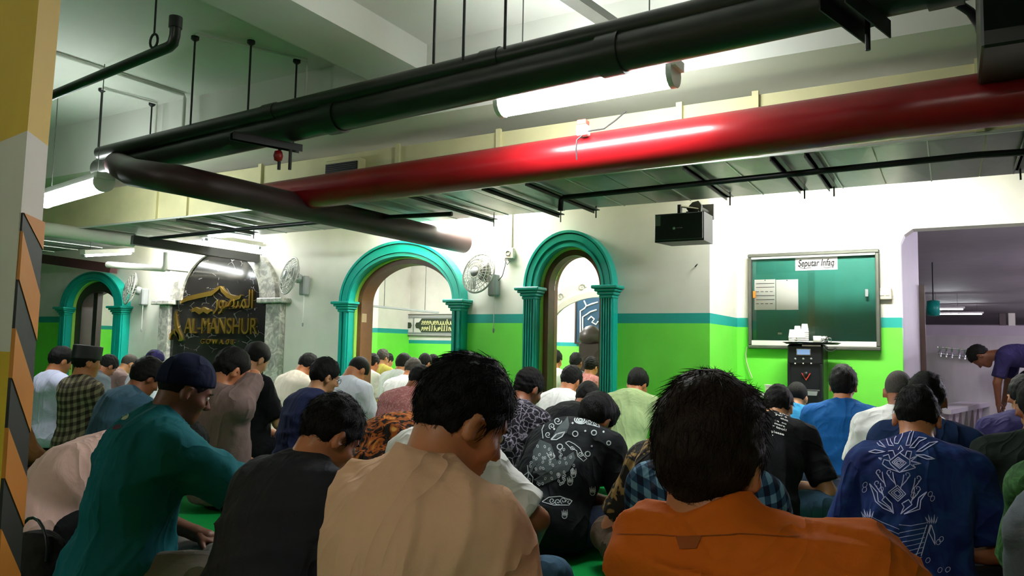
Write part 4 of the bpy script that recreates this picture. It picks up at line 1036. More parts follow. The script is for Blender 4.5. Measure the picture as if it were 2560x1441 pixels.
def surface(fn, lo, hi, h):
    """naive surface nets on a sparse grid; returns verts, quads"""
    lo, hi = np.array(lo, float), np.array(hi, float)
    nb = np.maximum(np.ceil((hi - lo) / (h * 4)).astype(int), 1); n = nb * 4
    bi = np.stack(np.meshgrid(*[np.arange(k) for k in nb], indexing='ij'), -1).reshape(-1, 3)
    cen = (lo + (bi * 4 + 1.5) * h).astype(F); dc = fn(cen)
    D = np.repeat(np.repeat(np.repeat(np.where(dc > 0, 1, -1).astype(F).reshape(nb), 4, 0), 4, 1), 4, 2)
    act = np.abs(dc) < h * 7.0
    ba = bi[act]
    off = np.stack(np.meshgrid(*[np.arange(4)] * 3, indexing='ij'), -1).reshape(-1, 3)
    gi = (ba[:, None, :] * 4 + off[None]).reshape(-1, 3)
    D[gi[:, 0], gi[:, 1], gi[:, 2]] = fn((lo + gi * h).astype(F))
    D[0] = D[-1] = 1; D[:, 0] = D[:, -1] = 1; D[:, :, 0] = D[:, :, -1] = 1
    S = D < 0
    cnt = np.zeros(tuple(n - 1), np.int8)
    for a in (0, 1):
        for b in (0, 1):
            for c in (0, 1): cnt += S[a:n[0] - 1 + a, b:n[1] - 1 + b, c:n[2] - 1 + c]
    cells = np.argwhere((cnt > 0) & (cnt < 8))
    idx = -np.ones(tuple(n - 1), np.int32); idx[cells[:, 0], cells[:, 1], cells[:, 2]] = np.arange(len(cells))
    P = np.zeros((len(cells), 3)); W = np.zeros(len(cells))
    cor = [(a, b, c) for a in (0, 1) for b in (0, 1) for c in (0, 1)]
    for u in cor:
        for ax in range(3):
            if u[ax]: continue
            v = list(u); v[ax] = 1
            d0 = D[cells[:, 0] + u[0], cells[:, 1] + u[1], cells[:, 2] + u[2]]; d1 = D[cells[:, 0] + v[0], cells[:, 1] + v[1], cells[:, 2] + v[2]]
            m = (d0 < 0) != (d1 < 0); t = np.where(m, d0 / np.where(m, d0 - d1, 1), 0)
            e = np.array(u, float)[None].repeat(len(cells), 0); e[:, ax] += t
            P += e * m[:, None]; W += m
    V = lo + (cells + P / W[:, None]) * h
    Q = []
    for ax in range(3):
        b, c = (ax + 1) % 3, (ax + 2) % 3
        sl0 = [slice(1, n[k] - 1) for k in range(3)]; sl1 = list(sl0); sl0[ax] = slice(0, n[ax] - 1); sl1[ax] = slice(1, n[ax])
        s0, s1 = S[tuple(sl0)], S[tuple(sl1)]
        e = np.argwhere(s0 != s1)
        if not len(e): continue
        base = e.copy(); 
        for k in range(3):
            if k != ax: base[:, k] += 1
        fl = s0[e[:, 0], e[:, 1], e[:, 2]]
        def g(db, dcc):
            q = base.copy(); q[:, b] += db; q[:, c] += dcc; return idx[q[:, 0], q[:, 1], q[:, 2]]
        quad = np.stack([g(-1, -1), g(0, -1), g(0, 0), g(-1, 0)], 1); quad[~fl] = quad[~fl][:, ::-1]
        Q.append(quad)
    return V, np.concatenate(Q)
def np_mesh(name, V, Q, mats):
    me = bpy.data.meshes.new(name); me.vertices.add(len(V)); me.vertices.foreach_set('co', np.asarray(V, F).ravel())
    k = Q.shape[1]; me.loops.add(len(Q) * k); me.loops.foreach_set('vertex_index', Q.ravel().astype(np.int32))
    me.polygons.add(len(Q)); me.polygons.foreach_set('loop_start', np.arange(0, len(Q) * k, k, dtype=np.int32))
    me.polygons.foreach_set('use_smooth', np.ones(len(Q), bool)); me.update(calc_edges=True)
    for m in (mats if isinstance(mats, list) else [mats]): me.materials.append(m)
    return me

HS = .93
# ---- head, in its own frame: origin between the ears, y forward, z up
def head_sdf(q):
    d = ell(q, (0, -.008, .028), (.076, .098, .097))
    d = smin(d, ell(q, (0, .03, -.045), (.058, .058, .075)), .03)
    d = smin(d, ell(q, (0, .062, -.098), (.03, .028, .024)), .03)                # chin
    d = smin(d, ell(q, (0, .08, .022), (.05, .016, .012)), .02)                   # brow
    for s in (-1, 1):
        d = smin(d, ell(q, (s * .042, .06, -.03), (.024, .022, .02)), .025)       # cheek
        d = smax(d, -(ln(q - A3(s * .032, .097, .003)) - .014), .014)             # eye socket
    d = smin(d, cap(q, (0, .092, .01), (0, .112, -.03), .006, .012), .012)         # nose
    d = smin(d, cap(q, (-.012, .1, -.034), (.012, .1, -.034), .008, .008), .01)
    d = smin(d, cap(q, (-.018, .085, -.06), (.018, .085, -.06), .008, .008), .008)
    d = smin(d, cap(q, (-.015, .083, -.072), (.015, .083, -.072), .009, .009), .008)
    for s in (-1, 1):
        Rm = rotz(s * R(-22)) @ rotx(R(-8))
        e = ell(q, (s * .083, -.012, -.012), (.012, .021, .034), Rm)
        e = smax(e, -ell(q, (s * .096, -.004, -.008), (.012, .011, .02), Rm), .006)
        d = smin(d, e, .008)
    return d
def hair_sdf(q, st, seed):
    t = {'short': .013, 'thick': .024, 'thin': .007, 'buzz': .004}[st]
    d = ell(q, (0, -.012, .034), (.076 + t * .7, .099 + t, .098 + t * 1.15))
    if st == 'thick': d = smin(d, ell(q, (.012, .035, .1), (.065, .06, .032)), .03)
    zc = np.interp(q[:, 1], [-.13, -.09, -.055, -.03, -.012, .012, .03, .06, .095, .13], [-.085 - .02 * (st == 'thick'), -.08 - .02 * (st == 'thick'), -.062 - .012 * (st == 'thick'), -.03, .008, .015, -.012, .03, .062, .07]).astype(F)
    d = smax(d, (zc - q[:, 2]) * .8, .006)
    if st in ('short', 'thick'):
        r = np.random.RandomState(seed); n = np.zeros(len(q), F)
        for i in range(6):
            k = r.normal(size=3) * A3(1, .5, .8); k /= np.linalg.norm(k); n += np.sin(q @ (k * r.uniform(50, 260)).astype(F) + r.uniform(0, 6))
        d = d + n * (.0014 if st == 'short' else .0011)
    return d
def ik(S, W, l1, l2, pole):
    S, W, pole = map(np.array, (S, W, pole)); d = W - S; L = min(np.linalg.norm(d), (l1 + l2) * .985); u = d / np.linalg.norm(d); W2 = S + u * L
    a = (l1 * l1 - l2 * l2 + L * L) / (2 * L); hgt = math.sqrt(max(l1 * l1 - a * a, 1e-6)); q = pole - u * (pole @ u); q = q / np.linalg.norm(q)
    return S + u * a + q * hgt, W2

class Pose:
    """joint positions of a seated, cross-legged figure facing +y"""
    def __init__(s, lean, hp, hy, hr=0., fat=1.0, arms=None, side=0., curl=1.0, shrug=0., wide=1., hx=0.):
        s.fat = fat; a1, a2, a3 = .4 * lean, .85 * lean * (.6 + .4 * curl), 1.2 * lean * curl + .05
        dr = lambda a: np.array([side * .5, math.sin(a), math.cos(a)]) / math.sqrt(1 + side * side * .25)
        s.a = (a1, a2, a3); s.c0 = np.array([0, 0, .12]); s.c1 = s.c0 + .17 * dr(a1); s.c2 = s.c1 + .17 * dr(a2); s.c3 = s.c2 + .155 * dr(a3)
        an = a3 * .75 + hp * .3; s.hb = s.c3 + .06 * dr(an) + np.array([hx, .012, 0])
        s.HR = rotz(-hy) @ rotx(-hp) @ roty(hr)
        s.hc = s.hb + s.HR @ np.array([0, .02, .088])
        s.T = rotx(-a2); s.U = rotx(-a3)
        s.sh = [s.c3 + s.U @ np.array([k * .168 * wide, .012, -.06 + shrug]) for k in (-1, 1)]
        s.el, s.wr = [], []
        for i, k in enumerate((-1, 1)):
            w = np.array([k * .07, .29 + .05 * lean, .19]); pole = np.array([k * .75, -.3, -.6])
            if arms and arms.get(i): w, pole = np.array(arms[i][0], float), np.array(arms[i][1], float)
            e, w = ik(s.sh[i], w, .285, .25, pole); s.el.append(e); s.wr.append(w)
        s.hip = [np.array([k * .1, .03, .11]) for k in (-1, 1)]; s.kn = [np.array([k * .345, .30, .135]) for k in (-1, 1)]
        s.an = [np.array([-k * .05, .30 + .05 * i, .075 + .03 * i]) for i, k in enumerate((-1, 1))]
    def torso(s, p, g=0.0, k=.07, hem=False):
        f = s.fat
        d = ell(p, s.c0, (.172 + g, (.135 + g) * f, .13 + g))
        d = smin(d, ell(p, s.c1 + np.array([0, .015 * f, 0]), (.155 * f + g, .118 * f + g, .15 + g), rotx(-s.a[0])), k)
        d = smin(d, ell(p, s.c2 + s.T @ np.array([0, .005, 0]), (.172 * (.5 + .5 * f) + g, .118 * (.6 + .4 * f) + g, .165 + g), s.T), k)
        d = smin(d, ell(p, s.c3 + s.U @ np.array([0, .0, -.07]), (.172 + g, .098 + g, .095 + g), s.U), k)
        for S, kk in zip(s.sh, (-1, 1)):
            d = smin(d, ln(p - S.astype(F)) - .06 - g, .06)
            d = smin(d, cap(p, s.c3 + np.array([kk * .03, 0, .005]), S + np.array([0, 0, .008]), .05 + g, .05 + g), .05)
        return d
    def body(s, p):
        d = s.torso(p, -.004)
        d = smin(d, cap(p, s.c3 + np.array([0, -.008, -.03]), s.hb + s.HR @ np.array([0, -.006, .035]), .061, .056), .035)
        d = smin(d, HS * head_sdf((p - s.hc.astype(F)) @ s.HR / HS), .022)
        for i in (0, 1):
            d = smin(d, cap(p, s.sh[i], s.el[i], .05, .041), .02)
            d = smin(d, cap(p, s.el[i], s.wr[i], .042, .027), .012)
            u = s.wr[i] - s.el[i]; u = u / np.linalg.norm(u)
            d = smin(d, cap(p, s.wr[i], s.wr[i] + u * .05, .026, .03), .015)
            d = smin(d, cap(p, s.hip[i], s.kn[i], .075, .054), .03)
            d = smin(d, cap(p, s.kn[i], s.an[i], .052, .036), .02)
            k = (-1, 1)[i]; d = smin(d, cap(p, s.an[i], s.an[i] + np.array([-k * .14, .06, -.03]), .036, .03), .02)
        return d
    def shirt(s, p, sl, seed, amp, g=.014, collar=0):
        d = s.torso(p, g, .085)
        d = smin(d, ell(p, s.c0 + np.array([0, .01, -.01]), (.178 + g * 1.5, (.138 * s.fat + g * 1.6), .14 + g)), .05)
        for i in (0, 1):
            S, E, Wp = s.sh[i], s.el[i], s.wr[i]; u = (E - S) / np.linalg.norm(E - S); v = (Wp - E) / np.linalg.norm(Wp - E)
            if sl == 'short':
                end = S + (E - S) * .86
                a = smax(cap(p, S, end + u * .03, .058 + g, .056 + g * 1.6), plane(p, end, u), .004)
            else:
                end = E + (Wp - E) * .93
                a = smin(cap(p, S, E, .058 + g, .047 + g), smax(cap(p, E, end + v * .02, .047 + g, .034 + g), plane(p, end, v), .004), .015)
            d = smin(d, a, .035)
        if amp: d = d - folds(p, seed, amp)
        if collar:
            b = s.c3 + np.array([0, -.008, -.03]); ax = s.hb + s.HR @ np.array([0, -.006, .035]) - b; ax = ax / np.linalg.norm(ax); t = .05 + .028 * collar
            c = smax(cap(p, b, b + ax * (t + .02), .078, .069), plane(p, b + ax * t, ax), .006); d = smin(d, c, .02)
        return smax(d, .035 - p[:, 2], .01)
    def trousers(s, p, seed, g=.012):
        d = ell(p, s.c0 + np.array([0, .01, -.01]), (.17 + g, .13 * s.fat + g, .12))
        for i in (0, 1):
            d = smin(d, cap(p, s.hip[i], s.kn[i], .083 + g, .062 + g), .04); d = smin(d, smax(cap(p, s.kn[i], s.an[i], .06 + g, .045 + g), plane(p, s.an[i] - (s.an[i] - s.kn[i]) * .12, s.an[i] - s.kn[i]), .006), .03)
        return smax(smax(d - folds(p, seed + 5, .006, 16), -p[:, 2] + .004, .01), p[:, 2] - .24, .02)

# ---- cloth, skin, hair
def creases(s, co, weave=0.):
    # soft drape plus sharp ridged creases and a fine weave
    h = s.math('ABSOLUTE', s.math('SUBTRACT', s.noise(3.4, 2, s.coord('Object', (1, 1, .62)), .45, 1.9), .5))
    h = s.math('ADD', s.math('MULTIPLY', s.math('POWER', s.math('SUBTRACT', 1.0, s.math('MULTIPLY', h, 5.0, True)), 3.0), .55), s.math('MULTIPLY', s.noise(7, 3, co, .5, 1.2), .8))
    if weave: h = s.math('ADD', h, s.math('MULTIPLY', s.noise(420, 2, co), weave))
    s.bump(h, .42, .03)
def cloth(name, hexc, rough=.85, var=.1, weave=True, slub=None):
    s = NT(name, rough, spec=.2); co = s.coord(); c = lin(hexc)
    col = s.mix(s.noise(6, 5, co, .6), dk(c, 1 - var), dk(c, 1 + var))
    s.color(col); creases(s, co, .05); return s.m
def plaid(name, base, l1, l2, n=16, w=.2):
    s = NT(name, .85, spec=.2); co = s.coord(); sp = s.n('ShaderNodeSeparateXYZ'); s.l(co, sp.inputs[0])
    def stripe(o, k, ww, ph=0.0): return s.math('LESS_THAN', s.math('FRACT', s.math('ADD', s.math('MULTIPLY', o, k), ph)), ww)
    x = s.math('ADD', sp.outputs['X'], s.math('MULTIPLY', sp.outputs['Y'], .6)); z = s.math('ADD', sp.outputs['Z'], s.math('MULTIPLY', sp.outputs['Y'], -.45))
    f = s.math('ADD', s.math('MULTIPLY', stripe(x, n, .5), .5), s.math('MULTIPLY', stripe(z, n, .5), .5))
    c = s.ramp(f, (0, lin(base)), (.5, lin(l1)), (1.0, lin(l2)))
    s.color(s.mix(s.math('MULTIPLY', s.noise(30, 3, co), .4), c, lin(base))); creases(s, co); return s.m
def batik(name, stops, scale=22, dist=1.6, det=4, vor=False):
    s = NT(name, .8, spec=.2); co = s.coord()
    if vor:
        nz = s.n('ShaderNodeTexNoise'); nz.inputs['Scale'].default_value = scale * .6; s.l(co, nz.inputs['Vector'])
        ad = s.n('ShaderNodeVectorMath', operation='MULTIPLY_ADD'); ad.inputs[1].default_value = (.09,) * 3; s.l(nz.outputs['Color'], ad.inputs[0]); s.l(co, ad.inputs[2])
        v = s.n('ShaderNodeTexVoronoi', feature='DISTANCE_TO_EDGE'); v.inputs['Scale'].default_value = scale; s.l(ad.outputs[0], v.inputs['Vector'])
        f = s.math('MULTIPLY', v.outputs['Distance'], 2.4)
    else: f = s.noise(scale, det, co, .55, dist)
    s.color(s.ramp(f, *[(a, lin(b)) for a, b in stops])); creases(s, co); return s.m
def skin_mat(name, hexc):
    s = NT(name, .5); co = s.coord(); c = lin(hexc)
    s.color(s.mix(s.noise(14, 4, co), dk(c, .86), (min(c[0] * 1.1, 1), c[1] * 1.02, c[2] * .98, 1)))
    s.b.inputs['Subsurface Weight'].default_value = .08; s.b.inputs['Subsurface Radius'].default_value = (.02, .008, .004)
    s.bump(s.noise(160, 2, co), .12, .002); return s.m
def hair_mat(name, hexc, hex2):
    s = NT(name, .62, spec=.18); co = s.coord('Object', (60, 60, 14))
    n = s.noise(3.2, 4, co, .6); s.color(s.mix(n, lin(hexc), lin(hex2))); s.bump(n, .9, .006); return s.m
SK = {'a': skin_mat('skin_tan', '#b8764e'), 'b': skin_mat('skin_brown', '#8d5434'), 'c': skin_mat('skin_light_brown', '#c08a62'), 'd': skin_mat('skin_deep_brown', '#6e3f28')}
HM = {'k': hair_mat('black_hair', '#050404', '#110e0c'), 'g': hair_mat('grey_hair', '#1d1a18', '#57504a'), 'b': hair_mat('dark_brown_hair', '#0d0805', '#2c1a0e')}
M['sclera'] = basic('eye_white', '#d8d0c4', .3, bump=0); M['iris'] = basic('iris', '#140d08', .2, bump=0)
TR = {'k': cloth('black_trousers', '#14151a'), 'n': cloth('navy_trousers', '#1a2438'), 'j': cloth('blue_jeans', '#3d5a72', var=.3), 'g': cloth('grey_trousers', '#77706a'), 'b': cloth('brown_trousers', '#4a3a2c')}

STATS = []
def strands(V, N, n, length, seed, fall, rad=.0009, amp=.35):
    """tapered hair strands lying on a hair surface"""
    r = np.random.RandomState(seed); ids = r.randint(0, len(V), n); mb_v, mb_f = [], []
    for i in ids:
        p, nn = V[i], N[i]; L = length * r.uniform(.5, 1.2); f = np.array(fall) + r.normal(size=3) * .35; t = f - nn * (f @ nn); t /= (np.linalg.norm(t) + 1e-6)
        o = len(mb_v); sd = np.cross(t, nn)
        for j in range(4):
            u = j / 3; c = p + t * L * u + nn * (L * amp * (u - u * u * .75) * r.uniform(.5, 1.2)) - nn * .001; w = rad * (1 - u * .9)
            for k in range(3): a = 2 * PI * k / 3; mb_v.append(c + (sd * math.cos(a) + nn * math.sin(a)) * w)
        for j in range(3):
            for k in range(3): mb_f.append((o + j * 3 + k, o + j * 3 + (k + 1) % 3, o + j * 3 + 3 + (k + 1) % 3, o + j * 3 + 3 + k))
    return np.array(mb_v), np.array(mb_f)
def sub(name, V, Q, mat, root, parent=None):
    o = bpy.data.objects.new(name, np_mesh(name, V, Q, mat)); COL.objects.link(o); o.parent = parent or root; return o
HAND = None
def hand_template(h):
    """a slightly curled right hand: wrist at origin, fingers towards +y, palm facing -z, thumb to -x"""
    def fn(p):
        d = ell(p, (0, .045, 0), (.041, .052, .015)); d = smin(d, cap(p, (0, -.03, 0), (0, .02, 0), .026, .026), .015)
        for x, L, r in ((-.03, .07, .0088), (-.010, .078, .0092), (.0105, .073, .0088), (.03, .057, .0078)):
            a = (x, .085, .0); b = (x * 1.12, .085 + L * .48, -.012); c = (x * 1.14, .085 + L * .78, -.034); e = (x * 1.12, .085 + L * .88, -.054)
            f = np.minimum(np.minimum(cap(p, a, b, r * 1.05, r), cap(p, b, c, r, r * .92)), cap(p, c, e, r * .92, r * .8)); d = smin(d, f, .006)
        f = np.minimum(cap(p, (-.022, .02, -.004), (-.055, .06, -.02), .014, .0105), cap(p, (-.055, .06, -.02), (-.056, .092, -.034), .0105, .0085)); return smin(d, f, .008)
    return surface(fn, (-.085, -.075, -.085), (.06, .19, .04), h)
HAND = hand_template(.0055); HAND_FAR = hand_template(.0085)
def put_hand(ps, i, near):
    V, Q = HAND if near else HAND_FAR; V = V.copy()
    u = ps.wr[i] - ps.el[i]; u /= np.linalg.norm(u); k = (-1, 1)[i]
    if k < 0: V[:, 0] *= -1; Q = Q[:, ::-1]
    z = np.array([0, 0, 1.0]) - u * u[2]; z /= np.linalg.norm(z); x = np.cross(u, z)
    return V @ np.stack([x, u, z]) + ps.wr[i] + u * .01, Q

def person(head, D, psi, lab, shirt_mat, tr='k', skin='a', hair='short', hmat='k', hp=.45, hy=0., hr=0., scale=1.0, sl='short', res=.0142, amp=.013, collar=0, fat=1.0, arms=None, side=0., curl=1.0, lean=None, capk=None, glasses=False, nstr=0, face=False, seed=None, group='men seated on the carpet', g=.014, shrug=0., wide=1., hx=0., hair_part=True, zoff=0.):
    """head: pixel of the head's centre, D: distance along the view axis, psi: facing, degrees clockwise from the wall's normal"""
    if D > 5.5: res = max(res, .0165)
    if D < 5.3 and hair in ('short', 'thick') and not nstr: nstr = 260
    seed = seed if seed is not None else abs(hash(lab)) % 1000 if False else sum(map(ord, lab)) % 997
    T = at_d(head[0], head[1] + 45 / D, D); psi = R(-psi)
    def zof(L): return float(Pose(L, hp, hy, hr, fat, arms, side, curl, shrug, wide, hx).hc[2]) * scale + zoff
    if lean is None:
        if zof(-.06) < T.z: scale *= T.z / zof(-.06)
        lo, hi = -.12, 1.45
        for _ in range(30):
            m = (lo + hi) / 2
            if zof(m) > T.z: lo = m
            else: hi = m
        lean = (lo + hi) / 2
    else: scale *= T.z / zof(lean)
    ps = Pose(lean, hp, hy, hr, fat, arms, side, curl, shrug, wide, hx); hz = zof(lean)
    hl = Matrix.Rotation(psi, 3, 'Z') @ Vector(ps.hc) * scale
    loc = Vector((T.x - hl.x, T.y - hl.y, zoff))
    STATS.append((lab[:34], round(D, 2), 'lean %.2f sc %.2f' % (lean, scale), 'dz %.3f' % (hz - T.z), tuple(round(v, 2) for v in loc)))
    pts = np.array([ps.c0, ps.c1, ps.c2, ps.c3, ps.hc] + ps.sh + ps.el + ps.wr + ps.kn + ps.an); lo, hi = pts.min(0) - .22, pts.max(0) + .22; lo[2] = -.03
    # body: one surface; its lower, covered half is meshed together with the head
    V, Q = surface(ps.body, lo, hi, res)
    for i in (0, 1):
        hv, hq = put_hand(ps, i, res < .0125); Q = np.concatenate([Q, hq + len(V)]); V = np.concatenate([V, hv])
    root = bpy.data.objects.new('person', np_mesh('person', V, Q, SK[skin])); COL.objects.link(root)
    root.location = loc; root.rotation_euler = (0, 0, psi); root.scale = (scale,) * 3
    tag(root, lab, 'person', group)
    V, Q = surface(lambda p: ps.shirt(p, sl, seed, amp, g, collar), lo, hi, res * 1.1)
    so = sub('shirt', V, Q, shirt_mat, root)
    V, Q = surface(lambda p: ps.trousers(p, seed), (lo[0], lo[1], -.03), (hi[0], hi[1], .3), max(res * 1.6, .016))
    sub('trousers', V, Q, TR[tr], root)
    hc = ps.hc
    if hair_part:
        V, Q = surface(lambda q: hair_sdf(q, hair, seed), (-.14, -.17, -.12), (.14, .16, .2), min(res, .008) if res < .012 else .009)
        V = V * HS; W = V @ ps.HR.T + hc
        ho = sub('hair', W, Q, HM[hmat], root)
        if nstr:
            N = V - np.array([0, -.012, .02]); N /= np.linalg.norm(N, axis=1)[:, None]
            sv, sq = strands(V, N, nstr, .035, seed, (0, -.55, -.8), amp=.14)
            st = sub('hair_strands', sv @ ps.HR.T + hc, sq, HM[hmat], root, ho); st['kind'] = 'stuff'
    if capk:
        nm, col, hgt = capk
        def cf(q):
            if hgt == 'tall': d = np.maximum(ell(q * A3(1, 1, .0001), (0, -.012, 0), (.088, .112, 1)), np.abs(q[:, 2] - .085) - .055) - .004
            else: d = smax(ell(q, (0, -.012, .036), (.09, .113, .112)), -(q[:, 2] - (.022 + q[:, 1] * .28)), .006)
            return d
        V, Q = surface(cf, (-.14, -.17, -.06), (.14, .16, .2), .008); sub('cap', V * HS @ ps.HR.T + hc, Q, col, root)['label'] = nm
    def hw(v): return ps.HR @ (np.array(v) * HS) + hc
    if face:
        for k in (-1, 1):
            e = MB(); e.lathe([(0, -.011), (.007, -.0085), (.011, 0), (.007, .0085), (0, .011)], hw((k * .032, .079, .003)), ps.HR @ np.array([0, 1, 0]), 12).build('eye', 'sclera', root)
            e = MB(); e.lathe([(.0, .0118), (.005, .0105), (.005, .009), (0, .009)], hw((k * .032, .079, .003)), ps.HR @ np.array([0, 1, 0]), 10).build('iris', 'iris', root)
            MB().tube([hw((k * .016, .093, .021)), hw((k * .032, .096, .026)), hw((k * .05, .082, .021))], [.003, .004, .002], 6).build('eyebrow', HM['k'], root)
    if glasses:
        gl = MB()
        for k in (-1, 1):
            gl.tube([hw((k * .034 + .024 * math.cos(a), .108 - .004 * abs(math.cos(a)), .0 + .018 * math.sin(a))) for a in [2 * PI * i / 18 for i in range(19)]], .0016, 6, False)
            gl.tube([hw((k * .058, .104, .004)), hw((k * .082, .05, .006)), hw((k * .084, -.01, .004)), hw((k * .084, -.025, -.012))], .0016, 6)
        gl.tube([hw((-.01, .11, .004)), hw((.01, .11, .004))], .0016, 6)
        gl.build('glasses', 'blackm', root)
    root['pose'] = 0; del root['pose']
    PEOPLE[lab] = (root, so, ps)
    return root, so, ps
PEOPLE = {}
# ================================================================== the men, front of the picture first
C = {
 'orange': cloth('orange_cotton', '#c05a0c'), 'beige': cloth('beige_cotton', '#dcab8a', var=.06), 'charcoal': cloth('charcoal_cotton', '#25252b'),
 'teal': cloth('teal_knit', '#085860'), 'pink': cloth('pale_pink_cotton', '#d8b0a6'), 'brown': cloth('brown_cotton', '#6a4520'), 'lav': cloth('pale_lavender_cotton', '#b9b9d2'),
 'slate': cloth('slate_blue_knit', '#3d5f74'), 'taupe': cloth('taupe_cotton', '#75605c'), 'black': cloth('black_cotton', '#0e0e11'), 'cream': cloth('cream_cotton', '#e6d8c6', var=.05),
 'navy': cloth('navy_cotton', '#262c50'), 'white': cloth('white_cotton', '#e9e6e2', var=.04), 'white2': cloth('soft_white_cotton', '#d8dbe4', var=.04), 'olive': cloth('olive_cotton', '#a8a04a'),
 'sage': cloth('sage_green_cotton', '#9aae7c', var=.06), 'sky': cloth('sky_blue_cotton', '#2f86b4'), 'blue': cloth('strong_blue_cotton', '#0d4f8c'), 'ink': cloth('ink_blue_cotton', '#10264a'),
 'dkgreen': cloth('dark_green_cotton', '#141d18'), 'purple': cloth('deep_purple_cotton', '#251f4a'), 'grey': cloth('grey_cotton', '#5c646a'),
 'plaidb': plaid('brown_plaid_cotton', '#2e2820', '#5d5344', '#8f8568', 17), 'plaidblue': plaid('blue_plaid_cotton', '#10182c', '#2c4f6e', '#6f9ab4', 26),
 'batikbrown': batik('brown_batik_cotton', ((.3, '#120c08'), (.47, '#1c110a'), (.5, '#8a4516'), (.6, '#a8581c'), (.72, '#d29a4a')), 17, 2.2),
 'batikgrey': batik('grey_batik_cotton', ((0.0, '#8f8896'), (.12, '#6d6672'), (.2, '#211d24'), (.6, '#15131a')), 26, vor=True),
 'batiktan': batik('black_and_tan_batik_cotton', ((.3, '#15110e'), (.52, '#1a1510'), (.56, '#7d6236'), (.7, '#8a6d3e')), 9, 2.6, 2),
 'batikrose': batik('rose_batik_cotton', ((.3, '#b5706e'), (.5, '#a86462'), (.58, '#c9908a'), (.7, '#8f4a4e')), 40, 1.0),
 'batikblue': batik('indigo_batik_cotton', ((.25, '#131a4a'), (.45, '#16245e'), (.6, '#1b3a70'), (.8, '#2c2a72')), 6, 1.2),
 'batikblack': batik('black_batik_cotton', ((.3, '#0a0c0f'), (.6, '#12171b'), (.8, '#1a2126')), 8, 1.0),
 'greentex': batik('green_textured_cotton', ((.3, '#1f3a1a'), (.5, '#2f5a2a'), (.7, '#4d7d44')), 30, .8),
}
person((1775, 1118), 1.28, 0, 'man in an orange shirt with thick dark brown hair, back of head nearest the lens', C['orange'], 'k', 'a', 'thick', 'b', hp=.12, hy=.05, res=.0085, amp=.02, collar=2.7, scale=1.0, sl='long', nstr=2600, fat=1.0, g=.018, side=-.6, hx=-.06, shrug=.055, wide=.86,
       arms={1: ((.30, .26, .22), (1, -.1, -.3)), 0: ((-.04, .28, .2), (-.35, -.3, -.8))})
person((1155, 1026), 1.64, 14, 'man in a beige short-sleeved shirt looking down to the right, seen close from behind', C['beige'], 'k', 'a', 'short', 'k', hp=.5, hy=.28, res=.0085, amp=.016, collar=.6, lean=.22, side=-.12, hx=-.015, nstr=2200, fat=1.05, face=True, g=.02)
person((826, 1072), 2.28, 6, 'man in a charcoal shirt bowing his head, left of the beige shirt', C['charcoal'], 'k', 'a', 'short', 'k', hp=.62, hy=.2, res=.0095, amp=.018, collar=.5, scale=1.0, lean=.36, nstr=1600, fat=1.12, face=True, g=.02)
person((462, 962), 2.9, 14, 'heavy man in a teal shirt and navy skullcap, face in profile', C['teal'], 'g', 'd', 'buzz', 'k', hp=.42, hy=.12, res=.0095, amp=.02, lean=.27, fat=1.0, face=True, g=.022, sl='short',
       capk=('navy skullcap', cloth('navy_felt', '#0b1230'), 'round'), arms={1: ((.16, .52, .26), (1, .1, -.15))})
person((452, 1116), 3.75, 14, 'man in a pale pink shirt bent low behind the teal shirt', C['pink'], 'k', 'a', 'short', 'k', hp=.9, res=.012, amp=.012, scale=1.12, fat=1.15)
person((6, 900), 4.4, 0, 'man in a brown shirt mostly hidden by the striped pillar', C['brown'], 'b', 'b', 'short', 'k', hp=.3, res=.014, sl='long')
# ---- left rows
person((152, 898), 6.6, 4, 'man in a pale lavender shirt beside the striped pillar', C['lav'], 'k', 'a', 'short', 'k', hp=.35)
person((218, 900), 6.0, 2, 'man in a brown plaid shirt and tall black cap', C['plaidb'], 'k', 'a', 'short', 'k', hp=.1, hy=.2, sl='long', capk=('tall black cap', M['blackm'], 'tall'))
person((366, 938), 5.0, 4, 'man in a slate blue shirt bowing his dark head behind the skullcap man', C['slate'], 'k', 'b', 'thick', 'k', hp=.6, fat=1.1)
person((322, 908), 8.9, 5, 'distant man with cropped grey hair left of the marble sign', C['taupe'], 'k', 'c', 'buzz', 'g', hp=.6)
person((386, 900), 8.4, 3, 'distant man with a dark purple cap at the foot of the marble sign', C['white2'], 'k', 'a', 'short', 'k', hp=.4, capk=('dark purple cap', C['purple'], 'round'))
person((268, 912), 8.0, 0, 'distant man in dark grey near the far left arch', C['grey'], 'k', 'b', 'short', 'k', hp=.7)
person((578, 918), 4.45, 6, 'man in a taupe shirt with his right elbow raised behind his head', C['taupe'], 'k', 'a', 'short', 'k', hp=.45, hy=.1, res=.011, amp=.01, fat=1.05, arms={1: ((-.08, -.04, .61), (.6, .9, .4))})
person((640, 893), 6.0, 6, 'man in a black shirt behind the raised elbow', C['black'], 'k', 'c', 'short', 'k', hp=.5)
person((768, 912), 7.4, 6, 'man in a cream shirt with his back against the white wall bay', C['cream'], 'g', 'a', 'short', 'k', hp=.75, fat=1.1, scale=1.04)
person((812, 935), 5.1, 14, 'man in a navy shirt wearing glasses', C['navy'], 'k', 'c', 'short', 'k', hp=.3, hy=.12, res=.011, glasses=True, face=True, collar=.5, fat=1.05)
person((893, 922), 6.4, 6, 'man in a soft white shirt bowing below the wide teal arch', C['white2'], 'g', 'a', 'thin', 'k', hp=.95, fat=1.1)
person((1080, 1015), 3.6, 4, 'man in a brown flame-pattern batik shirt between charcoal and beige shirts', C['batikbrown'], 'k', 'b', 'short', 'k', hp=.8, res=.012, amp=.007, scale=1.08, fat=1.15)
